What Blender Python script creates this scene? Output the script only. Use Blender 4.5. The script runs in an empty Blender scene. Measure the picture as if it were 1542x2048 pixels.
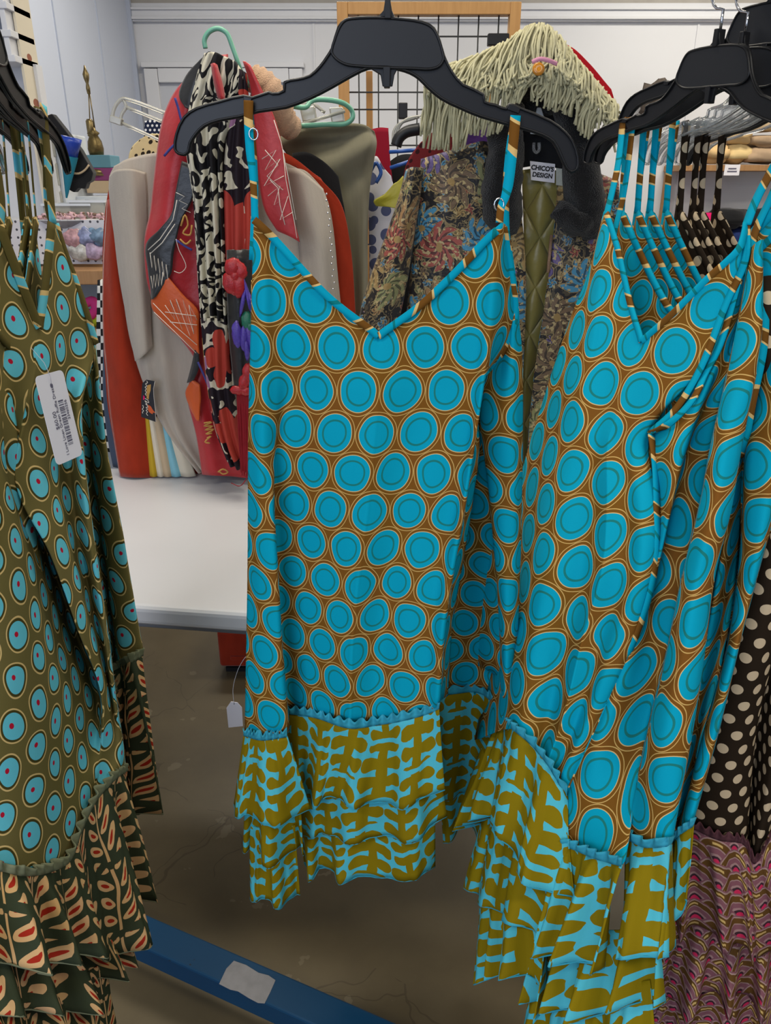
import bpy, bmesh, math, random
import numpy as np
from mathutils import Vector, Matrix, noise as mnoise
random.seed(7)
scene = bpy.context.scene
COL = scene.collection
# ------------------------------------------------------------------ camera frame
EYE = Vector((0, 0, 1.5)); PIT = math.radians(23.0); FPX = 1540.0
CP, SP = math.cos(PIT), math.sin(PIT)
def ray(px, py):
    cx = (px - 771.0) / FPX; cy = (1024.0 - py) / FPX
    return Vector((cx, CP + cy * SP, -SP + cy * CP))
def P(px, py, Y):
    d = ray(px, py); return EYE + d * (Y / d.y)
def PZ(px, py, z):
    d = ray(px, py); return EYE + d * ((z - 1.5) / d.z)
class Plane:
    def __init__(s, a, b, c):
        s.a = Vector(a); n = (Vector(b) - s.a).cross(Vector(c) - s.a).normalized()
        if n.dot(s.a - EYE) < 0: n = -n
        s.n = n
    def __call__(s, px, py, off=0.0):
        d = ray(px, py); return EYE + d * (((s.a + s.n * off) - EYE).dot(s.n) / d.dot(s.n))
class YPlane:
    def __init__(s, Y): s.Y = Y; s.n = Vector((0, 1, 0))
    def __call__(s, px, py, off=0.0): return P(px, py, s.Y + off)
# ------------------------------------------------------------------ objects
def tag(o, label=None, cat=None, group=None, kind=None):
    if label: o['label'] = label
    if cat: o['category'] = cat
    if group: o['group'] = group
    if kind: o['kind'] = kind
    return o
def thing(name, label, cat, loc=(0, 0, 0), rotz=0.0, group=None):
    o = bpy.data.objects.new(name, None); COL.objects.link(o)
    o.location = loc; o.rotation_euler = (0, 0, rotz); o.empty_display_size = .05
    return tag(o, label, cat, group)
def link(name, me, mat, parent=None, smooth=True, local=False):
    o = bpy.data.objects.new(name, me); COL.objects.link(o)
    if mat is not None:
        for m in (mat if isinstance(mat, (list, tuple)) else [mat]): me.materials.append(m)
    if parent is not None:
        o.parent = parent
        if not local:
            # geometry given in world space: bring it into the parent's space
            chain = Matrix.Identity(4); p = parent
            while p is not None:
                chain = (Matrix.Translation(p.location) @ p.rotation_euler.to_matrix().to_4x4()) @ chain; p = p.parent
            me.transform(chain.inverted())
    if smooth:
        for p in me.polygons: p.use_smooth = True
    return o
def dup(root, loc=None, rotz=None, label=None, group=None, mats=None):
    def cp(o, parent):
        c = o.copy(); COL.objects.link(c)
        if parent is not None: c.parent = parent
        if mats and c.type == 'MESH':
            for i, sl in enumerate(o.data.materials):
                if sl and sl.name in mats:
                    if c.data is o.data: c.data = o.data.copy()
                    c.data.materials[i] = mats[sl.name]
        for ch in [x for x in bpy.data.objects if x.parent is o and x is not c]: cp(ch, c)
        return c
    r = cp(root, None)
    if loc is not None: r.location = loc
    if rotz is not None: r.rotation_euler = (0, 0, rotz)
    if label: r['label'] = label
    if group: r['group'] = group
    return r
class MB:
    """collects shapes of ONE part"""
    def __init__(s): s.v = []; s.f = []
    def add(s, v, f):
        b = len(s.v); s.v += [Vector(x) for x in v]; s.f += [[i + b for i in q] for q in f]
    def box(s, c, size, rz=0.0, mat=None):
        M = mat if mat is not None else Matrix.Rotation(rz, 3, 'Z'); h = Vector(size) / 2
        vs = [Vector(c) + M @ Vector((x * h.x, y * h.y, z * h.z)) for x in (-1, 1) for y in (-1, 1) for z in (-1, 1)]
        s.add(vs, [(0, 1, 3, 2), (4, 6, 7, 5), (0, 4, 5, 1), (2, 3, 7, 6), (0, 2, 6, 4), (1, 5, 7, 3)])
    def tube(s, pts, r, n=8, cap=True, closed=False):
        pts = [Vector(p) for p in pts]; m = len(pts)
        rs = r if isinstance(r, (list, tuple)) else [r] * m
        up = Vector((0, 0, 1)); vs = []; prev = None
        for i, p in enumerate(pts):
            t = (pts[(i + 1) % m if closed else min(i + 1, m - 1)] - pts[(i - 1) % m if closed else max(i - 1, 0)])
            if t.length < 1e-9: t = Vector((0, 0, 1))
            t.normalize()
            if prev is None:
                a = t.cross(up)
                if a.length < 1e-3: a = t.cross(Vector((1, 0, 0)))
            else: a = prev - t * prev.dot(t)
            if a.length < 1e-6: a = t.orthogonal()
            a.normalize(); prev = a; b = t.cross(a)
            for k in range(n):
                q = 2 * math.pi * k / n
                vs.append(p + (a * math.cos(q) + b * math.sin(q)) * rs[i])
        fs = [(i * n + k, i * n + (k + 1) % n, ((i + 1) % m) * n + (k + 1) % n, ((i + 1) % m) * n + k)
              for i in range(m if closed else m - 1) for k in range(n)]
        if cap and not closed: fs += [list(range(n))[::-1], [(m - 1) * n + k for k in range(n)]]
        s.add(vs, fs)
    def lathe(s, prof, c=(0, 0, 0), n=20, M=None):
        c = Vector(c); vs = []
        for r, z in prof:
            for k in range(n):
                q = 2 * math.pi * k / n; w = Vector((r * math.cos(q), r * math.sin(q), z))
                vs.append(c + (M @ w if M is not None else w))
        m = len(prof)
        fs = [(i * n + k, i * n + (k + 1) % n, (i + 1) * n + (k + 1) % n, (i + 1) * n + k) for i in range(m - 1) for k in range(n)]
        fs += [list(range(n))[::-1], [(m - 1) * n + k for k in range(n)]]
        s.add(vs, fs)
    def prism(s, poly, vec):
        """closed polygon of world points swept by vec (both ways half)"""
        n = len(poly); h = Vector(vec) / 2
        vs = [Vector(p) - h for p in poly] + [Vector(p) + h for p in poly]
        s.add(vs, [list(range(n)), list(range(n, 2 * n))[::-1]] + [(i, i + n, (i + 1) % n + n, (i + 1) % n) for i in range(n)])
    def blob(s, c, r, n=10, m=7, seed=0, rough=0.0, M=None):
        c = Vector(c); r = Vector(r) if not isinstance(r, (int, float)) else Vector((r, r, r)); vs = []
        for i in range(m + 1):
            th = math.pi * i / m
            for k in range(n):
                ph = 2 * math.pi * k / n
                d = Vector((math.sin(th) * math.cos(ph), math.sin(th) * math.sin(ph), math.cos(th)))
                w = 1 + rough * mnoise.noise(d * 1.7 + Vector((seed, seed * .7, 0)))
                e = Vector((d.x * r.x, d.y * r.y, d.z * r.z)) * w
                vs.append(c + (M @ e if M is not None else e))
        s.add(vs, [(i * n + k, (i + 1) * n + k, (i + 1) * n + (k + 1) % n, i * n + (k + 1) % n) for i in range(m) for k in range(n)])
    def build(s, name, mat, parent=None, smooth=False, bevel=0.0, seg=2, local=False, fix=True):
        me = bpy.data.meshes.new(name); me.from_pydata([tuple(v) for v in s.v], [], s.f); me.update()
        bm = bmesh.new(); bm.from_mesh(me)
        if fix: bmesh.ops.recalc_face_normals(bm, faces=bm.faces)
        bm.to_mesh(me); bm.free()
        # uv in metres from the dominant horizontal axis and height
        uvl = me.uv_layers.new(name='uv')
        co = np.empty(len(me.vertices) * 3); me.vertices.foreach_get('co', co); co = co.reshape(-1, 3)
        li = np.empty(len(me.loops), dtype=np.int32); me.loops.foreach_get('vertex_index', li)
        uvl.data.foreach_set('uv', np.stack([co[li, 0] + co[li, 1] * .6, co[li, 2]], 1).ravel())
        o = link(name, me, mat, parent, smooth, local)
        if bevel > 0:
            b = o.modifiers.new('bevel', 'BEVEL'); b.width = bevel; b.segments = seg; b.limit_method = 'ANGLE'
            b.angle_limit = math.radians(40)
        return o
def crom(p, k):
    """centripetal Catmull-Rom through the points p (n,3): k samples per span"""
    p = np.asarray(p, float); n = len(p)
    if n == 2:
        t = np.linspace(0, 1, k + 1)[:, None]; return p[0] * (1 - t) + p[1] * t
    q = np.vstack([2 * p[0] - p[1], p, 2 * p[-1] - p[-2]]); out = []
    for i in range(1, n):
        a, b, c, d = q[i - 1], q[i], q[i + 1], q[i + 2]
        t0 = 0.; t1 = t0 + max(np.linalg.norm(b - a), 1e-6) ** .5; t2 = t1 + max(np.linalg.norm(c - b), 1e-6) ** .5
        t3 = t2 + max(np.linalg.norm(d - c), 1e-6) ** .5
        t = np.linspace(t1, t2, k + 1)[(0 if i == 1 else 1):, None]
        A1 = (t1 - t) / (t1 - t0) * a + (t - t0) / (t1 - t0) * b; A2 = (t2 - t) / (t2 - t1) * b + (t - t1) / (t2 - t1) * c
        A3 = (t3 - t) / (t3 - t2) * c + (t - t2) / (t3 - t2) * d
        B1 = (t2 - t) / (t2 - t0) * A1 + (t - t0) / (t2 - t0) * A2; B2 = (t3 - t) / (t3 - t1) * A2 + (t - t1) / (t3 - t1) * A3
        out.append((t2 - t) / (t2 - t1) * B1 + (t - t1) / (t2 - t1) * B2)
    return np.vstack(out)
def curve(pts, k=8): return [Vector(x) for x in crom([tuple(p) for p in pts], k)]
def addcols(rows, i, e=.12):
    def L(a, b, t): return a.lerp(b, t) if isinstance(a, Vector) else tuple(x + (y - x) * t for x, y in zip(a, b))
    return [list(r[:i]) + [L(r[i - 1], r[i], 1 - e), r[i], L(r[i], r[i + 1], e)] + list(r[i + 1:]) for r in rows]
def grid(rows, ku, kv):
    R = np.stack([crom([tuple(p) for p in r], ku) for r in rows])
    return np.stack([crom(R[:, j], kv) for j in range(R.shape[1])], 1)
def grid_object(name, G, UV, mat, parent, thick=0.0016, extra=None):
    nv, nu = G.shape[:2]
    vs = G.reshape(-1, 3); uv = UV.reshape(-1, 2)
    i, j = np.meshgrid(np.arange(nv - 1), np.arange(nu - 1), indexing='ij'); a = (i * nu + j).ravel()
    fs = np.stack([a, a + nu, a + nu + 1, a + 1], 1)
    if extra is not None:
        G2, UV2 = extra; n2, m2 = G2.shape[:2]; b = len(vs)
        vs = np.vstack([vs, G2.reshape(-1, 3)]); uv = np.vstack([uv, UV2.reshape(-1, 2)])
        i, j = np.meshgrid(np.arange(n2 - 1), np.arange(m2 - 1), indexing='ij'); a = (i * m2 + j).ravel() + b
        fs = np.vstack([fs, np.stack([a, a + 1, a + m2 + 1, a + m2], 1)])
    me = bpy.data.meshes.new(name); me.from_pydata(vs.tolist(), [], fs.tolist())
    uvl = me.uv_layers.new(name='uv'); li = np.empty(len(me.loops), dtype=np.int32); me.loops.foreach_get('vertex_index', li)
    uvl.data.foreach_set('uv', uv[li].astype(np.float32).ravel()); me.update()
    o = link(name, me, mat, parent)
    if thick:
        s = o.modifiers.new('cloth', 'SOLIDIFY'); s.thickness = thick; s.offset = 0
    return o
def sheet(name, rows, mat, parent, ku=8, kv=8, jref=None, uv0=(0, 0), vtilt=0.0, wr=0.0, wf=9.0, back=0.0, folds=None, thick=.0016, seed=0, arc_v=False, nrm=(0, 1, 0), hdir=None, segs=None, uvs=(1, 1), back_drop=0.0):
    """a draped cloth through rows of control points (top to bottom), uv in metres along the cloth"""
    G = grid(rows, ku, kv); nv, nu = G.shape[:2]; N = np.asarray(nrm, float)
    d = np.diff(G, axis=1); du = np.sqrt(d[..., 0] ** 2 + d[..., 1] ** 2)
    U = np.concatenate([np.zeros((nv, 1)), np.cumsum(du, 1)], 1)
    j = nu // 2 if jref is None else jref * ku
    sg = [(0, nu - 1, j)] if segs is None else [(a * ku, b * ku, r * ku) for a, b, r in segs]; U0 = U.copy()
    for a, b, r in sg:
        if b < nu - 1: b += ku - 1
        U[:, a:b + 1] = U0[:, a:b + 1] - U0[:, r:r + 1]
        if hdir is not None: U[:, a:b + 1] += (G[:, r] @ np.asarray(tuple(hdir), float))[:, None]
    if arc_v:
        dv = np.sqrt((np.diff(G, axis=0) ** 2).sum(-1)); V = -np.concatenate([np.zeros((1, nu)), np.cumsum(dv, 0)], 0)
    else: V = G[..., 2] - 1.5
    UV = np.stack([U * uvs[0] + uv0[0], V * uvs[1] + uv0[1] + vtilt * U], -1)
    if wr or folds:
        for a in range(nv):
            fv = a / (nv - 1)
            for b in range(nu):
                p = G[a, b]; off = 0.
                if wr:
                    off += wr * mnoise.noise(Vector((p[0] * wf + seed, p[1] * wf, p[2] * wf * .45)))
                    off += wr * .45 * mnoise.noise(Vector((p[0] * wf * 3 + seed, seed, p[2] * wf * 1.6)))
                if folds: off += folds(b / (nu - 1), fv)
                G[a, b] = p + N * off
    extra = None
    if back:
        nb = 24; s = np.linspace(0, 1, nb + 1); B = np.zeros((nv, nb + 1, 3))
        for a in range(nv):
            f, l = G[a, 0], G[a, -1]; deep = max(0., ((G[a] - f) @ N).max(), ((G[a] - l) @ N).max())
            B[a] = f * (1 - s[:, None]) + l * s[:, None] + N * ((back + deep) * np.sin(np.pi * s) ** .45)[:, None]
            B[a][:, 2] = np.interp(s, np.linspace(0, 1, nu), G[a][:, 2]) - back_drop * max(0., 1 - 2.2 * a / nv) * np.sin(np.pi * s) ** .3
        Ub = np.linspace(0, 1, nb + 1)[None, :] * (U[:, -1:] - U[:, :1]) + .37
        extra = (B, np.stack([Ub, B[..., 2] - 1.5], -1))
    return grid_object(name, G, UV, mat, parent, thick, extra)
def ribbon(name, pts, w, mat, parent, side=(1, 0, 0), k=8, thick=.0016, uv0=(0, 0), twist=0.0):
    c = crom([tuple(p) for p in pts], k); n = len(c); sd = Vector(side).normalized()
    ws = np.interp(np.linspace(0, 1, n), np.linspace(0, 1, len(w)), w) if isinstance(w, (list, tuple)) else [w] * n
    L = np.concatenate([[0], np.cumsum(np.linalg.norm(np.diff(c, axis=0), axis=1))]); G = np.zeros((n, 3, 3)); UV = np.zeros((n, 3, 2))
    for i in range(n):
        t = Vector(c[min(i + 1, n - 1)] - c[max(i - 1, 0)]).normalized(); s = sd - t * sd.dot(t)
        s = s.normalized() if s.length > 1e-4 else t.orthogonal()
        if twist: s = Matrix.Rotation(twist * i / n, 3, t) @ s
        for q, e in enumerate((-.5, 0, .5)):
            G[i, q] = Vector(c[i]) + s * e * ws[i]; UV[i, q] = (uv0[0] + e * ws[i], uv0[1] - L[i])
    return grid_object(name, G, UV, mat, parent, thick)
def ruffle(name, top, bot, mat, parent, nf=7, amp=.02, seed=0, fl=(0, -1, 0), edge=None, frill=None, gather=1.12, uv0=(0, 0), lat=.35, start=.0, nvr=14, hemw=0.0):
    """gathered flounce between a top and a bottom line; edge = hem stitching, frill = gathered heading"""
    nf = max(2, round(nf * .68)); amp *= 1.2
    fl = Vector(fl).normalized(); T = crom([tuple(p) for p in top], 10); B = crom([tuple(p) for p in bot], 10)
    nu = max(nf * 20, 48); t = np.linspace(0, 1, nu + 1)
    def rs(C):
        L = np.concatenate([[0], np.cumsum(np.linalg.norm(np.diff(C, axis=0), axis=1))]); L = L / L[-1]
        return np.stack([np.interp(t, L, C[:, q]) for q in range(3)], 1)
    T = rs(T); B = rs(B); wid = np.linalg.norm(np.diff(B, axis=0), axis=1).sum()
    G = np.zeros((nvr + 1, nu + 1, 3)); UV = np.zeros((nvr + 1, nu + 1, 2))
    tg = np.gradient(B, axis=0); tg /= np.maximum(np.linalg.norm(tg, axis=1, keepdims=True), 1e-9)
    for j in range(nu + 1):
        w = t[j] * nf + .55 * mnoise.noise(Vector((t[j] * nf * .55, seed * 3.1, 0)))
        am = .65 + .7 * mnoise.noise(Vector((t[j] * nf * .45 + 9, seed * 1.7, 3)))
        for i in range(nvr + 1):
            v = i / nvr; ph = 2 * math.pi * w + .5 * v * mnoise.noise(Vector((t[j] * nf * .3, seed, v)))
            fine = mnoise.noise(Vector((t[j] * nf * 4.5, seed + 5, v * 1.5))) * .55 * (1 - .55 * v) + .25 * mnoise.noise(Vector((t[j] * nf * 11, seed + 2, v))) * (1 - v)
            sn = math.tanh(1.9 * math.sin(ph)); d = amp * (start + (1 - start) * v ** .8) * (sn * am * 1.15 + fine); la = amp * lat * v * math.cos(ph + .5) * am
            q = T[j] * (1 - v) + B[j] * v + np.asarray(fl) * d + tg[j] * la
            if hemw: q = q + np.array((0, 0, -hemw * v * v * math.sin(ph + 1.0)))
            G[i, j] = q; UV[i, j] = (uv0[0] + t[j] * wid * gather, uv0[1] - v * np.linalg.norm(B[j] - T[j]))
    o = grid_object(name, G, UV, mat, parent, .0014)
    if edge is not None:
        m = MB(); m.tube([Vector(x) for x in G[-1][::2]], .0011, 5); m.build('hem_stitching', edge, o, smooth=True, local=False)
    if frill is not None:
        m2 = nu * 2; tt = np.linspace(0, 1, m2 + 1); H = np.zeros((4, m2 + 1, 3)); UH = np.zeros((4, m2 + 1, 2)); c = np.stack([np.interp(tt, t, T[:, q]) for q in range(3)], 1)
        for j in range(m2 + 1):
            a = .0055 * math.sin(tt[j] * nf * 24 + 3 * mnoise.noise(Vector((tt[j] * nf * 2, seed, 1)))) + .002 * mnoise.noise(Vector((tt[j] * nf * 9, 2, seed)))
            for i in range(4):
                v = i / 3; H[i, j] = c[j] + np.asarray(fl) * (.002 + a * v) + np.array((0, 0, (.015 + .005 * mnoise.noise(Vector((tt[j] * nf * 4, 7, seed)))) * v - .002))
                UH[i, j] = (tt[j], v)
        grid_object('frill_heading', H, UH, frill, parent, .0012)
    return o
def text(name, body, size, M, mat, parent, ext=.0002, align='CENTER', bold=0.0):
    cu = bpy.data.curves.new(name, 'FONT'); cu.body = body; cu.size = size; cu.extrude = ext; cu.offset = bold; cu.align_x = align; cu.align_y = 'CENTER'
    cu.materials.append(mat); o = bpy.data.objects.new(name, cu); COL.objects.link(o)
    chain = Matrix.Identity(4); p = parent
    while p is not None:
        chain = (Matrix.Translation(p.location) @ p.rotation_euler.to_matrix().to_4x4()) @ chain; p = p.parent
    bpy.context.view_layer.update()
    me = bpy.data.meshes.new_from_object(o.evaluated_get(bpy.context.evaluated_depsgraph_get())); bpy.data.objects.remove(o)
    o = bpy.data.objects.new(name, me); COL.objects.link(o)
    o.parent = parent; o.matrix_local = chain.inverted() @ M
    return o
# ------------------------------------------------------------------ shader expressions
def lin(c): return tuple((x / 12.92 if x <= .04045 else ((x + .055) / 1.055) ** 2.4) for x in c)
def rgb(r, g, b): return lin((r / 255, g / 255, b / 255)) + (1.0,)
class X:
    def __init__(s, nt, k): s.nt = nt; s.k = k
    def op(s, o, b=None, c=None):
        n = s.nt.nodes.new('ShaderNodeMath'); n.operation = o
        for i, q in enumerate((s, b, c)):
            if q is None: continue
            if isinstance(q, X): s.nt.links.new(q.k, n.inputs[i])
            else: n.inputs[i].default_value = q
        return X(s.nt, n.outputs[0])
    def __add__(s, b): return s.op('ADD', b)
    def __sub__(s, b): return s.op('SUBTRACT', b)
    def __mul__(s, b): return s.op('MULTIPLY', b)
    def __truediv__(s, b): return s.op('DIVIDE', b)
    def fr(s): return s.op('FRACT')
    def fl(s): return s.op('FLOOR')
    def ab(s): return s.op('ABSOLUTE')
    def sin(s): return s.op('SINE')
    def lt(s, b): return s.op('LESS_THAN', b)
    def gt(s, b): return s.op('GREATER_THAN', b)
    def mn(s, b): return s.op('MINIMUM', b)
    def mx(s, b): return s.op('MAXIMUM', b)
    def pw(s, b): return s.op('POWER', b)
    def sq(s): return s.op('SQRT')
    def inv(s): return X(s.nt, s.op('MULTIPLY_ADD', -1.0, 1.0).k)
    def band(s, a, b): return s.gt(a) * s.lt(b)
def hyp(a, b): return (a * a + b * b).sq()
class Mat:
    def __init__(s, name, rough=.8, spec=.3, coords='UV'):
        s.m = bpy.data.materials.new(name); s.m.use_nodes = True; s.nt = s.m.node_tree
        s.b = s.nt.nodes['Principled BSDF']; s.b.inputs['Roughness'].default_value = rough
        s.b.inputs['Specular IOR Level'].default_value = spec
        tc = s.nt.nodes.new('ShaderNodeTexCoord'); s.vec = tc.outputs[coords]
        sp = s.nt.nodes.new('ShaderNodeSeparateXYZ'); s.nt.links.new(s.vec, sp.inputs[0])
        s.x, s.y, s.z = (X(s.nt, sp.outputs[i]) for i in range(3))
    def v(s, x, y, z=0.0):
        n = s.nt.nodes.new('ShaderNodeCombineXYZ')
        for i, q in enumerate((x, y, z)):
            if isinstance(q, X): s.nt.links.new(q.k, n.inputs[i])
            else: n.inputs[i].default_value = q
        return n.outputs[0]
    def noise(s, scale, vec=None, detail=2.0, dist=0.0, rough=.5, col=False):
        n = s.nt.nodes.new('ShaderNodeTexNoise'); n.inputs['Scale'].default_value = scale; n.inputs['Detail'].default_value = detail
        n.inputs['Distortion'].default_value = dist; n.inputs['Roughness'].default_value = rough
        s.nt.links.new(vec if vec is not None else s.vec, n.inputs['Vector'])
        return n.outputs['Color'] if col else X(s.nt, n.outputs[0])
    def voro(s, scale, vec=None, rnd=1.0, feature='F1'):
        n = s.nt.nodes.new('ShaderNodeTexVoronoi'); n.inputs['Scale'].default_value = scale; n.inputs['Randomness'].default_value = rnd
        n.feature = feature
        s.nt.links.new(vec if vec is not None else s.vec, n.inputs['Vector']); return n
    def mix(s, f, a, b):
        n = s.nt.nodes.new('ShaderNodeMix'); n.data_type = 'RGBA'
        if isinstance(f, X): s.nt.links.new(f.k, n.inputs[0])
        else: n.inputs[0].default_value = f
        for i, q in ((6, a), (7, b)):
            if isinstance(q, tuple): n.inputs[i].default_value = q
            else: s.nt.links.new(q, n.inputs[i])
        return n.outputs[2]
    def ramp(s, f, stops, const=True):
        n = s.nt.nodes.new('ShaderNodeValToRGB'); cr = n.color_ramp; cr.interpolation = 'CONSTANT' if const else 'LINEAR'
        while len(cr.elements) < len(stops): cr.elements.new(.5)
        for e, (p, c) in zip(cr.elements, stops): e.position = p; e.color = c
        s.nt.links.new(f.k, n.inputs[0]); return n.outputs[0]
    def sep(s, sock):
        sp = s.nt.nodes.new('ShaderNodeSeparateXYZ'); s.nt.links.new(sock, sp.inputs[0]); return [X(s.nt, sp.outputs[i]) for i in range(3)]
    def bump(s, h, strength=.2, dist=.002):
        n = s.nt.nodes.new('ShaderNodeBump'); n.inputs['Strength'].default_value = strength; n.inputs['Distance'].default_value = dist
        s.nt.links.new(h.k, n.inputs['Height']); s.nt.links.new(n.outputs[0], s.b.inputs['Normal'])
    def done(s, color, **kw):
        if isinstance(color, tuple): s.b.inputs['Base Color'].default_value = color
        else: s.nt.links.new(color, s.b.inputs['Base Color'])
        for k, q in kw.items():
            k = k.replace('_', ' ')
            if isinstance(q, X): s.nt.links.new(q.k, s.b.inputs[k])
            else: s.b.inputs[k].default_value = q
        return s.m
    def warp(s, amp, scale, x=None, y=None):
        x = x or s.x; y = y or s.y
        c = s.sep(s.noise(scale, s.v(x, y), 1.0, col=True))
        return x + (c[0] - .5) * (2 * amp), y + (c[1] - .5) * (2 * amp)
def hexd(x, y, pitch, row, asp=1.0):
    """distance to the nearest point of a staggered lattice, in pitches"""
    h = 2 * row / pitch; X_ = x / pitch; Y_ = y / pitch
    def one(o):
        return hyp((X_ + o).fr() - .5, ((Y_ / h + o).fr() - .5) * (h / asp))
    return one(0.0).mn(one(.5))
# ================================================================== materials
def plain(name, c, rough=.7, spec=.3, var=.06, vs=6.0, coords='Object', bump=0.0, bs=400.0, **kw):
    m = Mat(name, rough, spec, coords)
    if var:
        d = tuple(x * (1 - var * 2.2) for x in c[:3]) + (1,)
        col = m.mix(m.noise(vs, detail=3.0), d, tuple(min(1, x * (1 + var)) for x in c[:3]) + (1,))
    else: col = c
    if bump: m.bump(m.noise(bs, detail=2.0), bump, .001)
    return m.done(col, **kw)
def turq_circles():
    m = Mat('turquoise_circle_print', .8, .08)
    x, y = m.warp(.0046, 17.0)
    d = hexd(x, y, .0556, .0545, 1.13)
    T = rgb(4, 160, 190); br = m.mix(m.noise(5.0), rgb(130, 78, 34), rgb(118, 84, 20)); cr = rgb(222, 186, 120)
    ring = m.mix(m.noise(30.0), rgb(12, 124, 128), rgb(40, 122, 112))
    c = m.mix(d.band(.255, .298), T, ring)
    c = m.mix(d.gt(.412), c, cr); c = m.mix(d.gt(.427), c, br)
    c = m.mix(d.band(.482, .498), c, m.mix(.5, cr, rgb(190, 150, 70)))
    m.bump(m.noise(900.0, detail=1.0), .18, .0006)
    return m.done(c)
def olive_spots():
    m = Mat('olive_spot_print', .8, .08)
    x, y = m.warp(.0075, 15.0)
    d = hexd(x, y, .0500, .0490, 1.12); x2 = x + .0025; y2 = y - .003; d2 = hexd(x2, y2, .0500, .0490, 1.12)
    ol = m.mix(m.noise(5.0), rgb(112, 101, 64), rgb(106, 98, 50))
    c = m.mix(d.lt(.305), ol, rgb(100, 194, 212)); c = m.mix(d.band(.305, .355), c, rgb(72, 66, 30))
    c = m.mix(d.band(.365, .402), c, rgb(214, 184, 122)); c = m.mix(d2.lt(.062), c, rgb(182, 26, 54))
    m.bump(m.noise(900.0, detail=1.0), .18, .0006)
    return m.done(c)
def polka(name, pitch, bg, fg, r):
    m = Mat(name, .8, .1); x, y = m.warp(pitch * .06, 12.0)
    c = m.mix(hexd(x, y, pitch, pitch * .88).lt(r), bg, fg); m.bump(m.noise(900.0, detail=1.0), .15, .0006)
    return m.done(c)
def coral_leaf():
    """rounded cut-paper sprigs: a stem with fat lobes"""
    m = Mat('mustard_sprig_print', .8, .08); x, y = m.warp(.018, 8.0); x, y = m.warp(.0032, 55.0, x, y)
    w, h, per = .074, .112, .42
    X_ = x / w; colm = X_.fl(); fx = X_.fr() - .5; par = (colm * .5).fr() * 4.0 - 1.0
    Y_ = y / h + (colm * .437).fr(); fy = Y_.fr() - .5; ax = fx.ab()
    env = (fy * fy) * -1.1 + 1.12; a2 = ax / env
    yy = fy * (h / w) - a2 * par * .30 + .06; ky = ((yy / per).fr() - .5) * per
    fing = ky.ab().lt(a2 * .22 + .095) * a2.lt(.31); club = hyp(a2 - .31, ky).lt(.163); stem = ax.lt(.12)
    f = fing.mx(club).mx(stem) * fy.ab().lt(.46)
    c = m.mix(f, rgb(82, 186, 204), m.mix(m.noise(9.0), rgb(144, 124, 14), rgb(124, 104, 8)))
    m.bump(m.noise(800.0, detail=1.0), .18, .0006)
    return m.done(c)
def peach_leaf():
    m = Mat('peach_leaf_print', .8, .08); x, y = m.warp(.012, 9.0)
    w, h, n = .070, .100, 4.0
    X_ = x / w; colm = X_.fl(); fx = X_.fr() - .5; Y_ = y / h + (colm * .37).fr(); fy = Y_.fr() - .5; ax = fx.ab()
    ky = (Y_ * n - ax * 2.6).fr() - .5
    leaf = hyp((ax - .23) / .19, ky / .33).lt(1.0); core = hyp((ax - .20) / .10, ky / .12).lt(1.0); stem = ax.lt(.02) * fy.lt(.40)
    rng = fy.ab().lt(.44); f = (leaf * rng).mx(stem)
    c = m.mix(m.noise(4.0), rgb(58, 64, 42), rgb(50, 58, 44)); c = m.mix(f, c, m.mix(m.noise(14.0), rgb(212, 166, 130), rgb(196, 160, 96)))
    c = m.mix(core * rng, c, rgb(160, 42, 26)); m.bump(m.noise(800.0, detail=1.0), .18, .0006)
    return m.done(c)
def scallop():
    m = Mat('mauve_scallop_print', .8, .1); x, y = m.warp(.003, 20.0)
    r = .042; X_ = x / r; Y_ = y / (r * .5)
    j = Y_.fl(); fy = Y_.fr() * .5; par = (j * .5).fr() * 2.0
    def dist(off, p): return hyp(((X_ + p) / 2.0).fr() * 2.0 - 1.0, fy + off)
    d1 = dist(.5, (par + 1.0)); d0 = dist(0.0, par)
    d = X(m.nt, d1.k); inside = d1.lt(1.0)
    d = d1 * inside + d0 * inside.inv()
    dots = (X_ * 5.0).sin().gt(.2)
    mau = rgb(136, 88, 96); c = m.ramp(d, [(0, rgb(206, 48, 88)), (.17, rgb(66, 44, 52)), (.27, rgb(168, 132, 128)), (.37, mau), (.58, rgb(168, 136, 130)), (.63, rgb(104, 72, 34)), (.88, rgb(172, 140, 130)), (.94, mau)])
    c = m.mix(d.band(.71, .80) * dots, c, rgb(206, 172, 104))
    return m.done(c)
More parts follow.
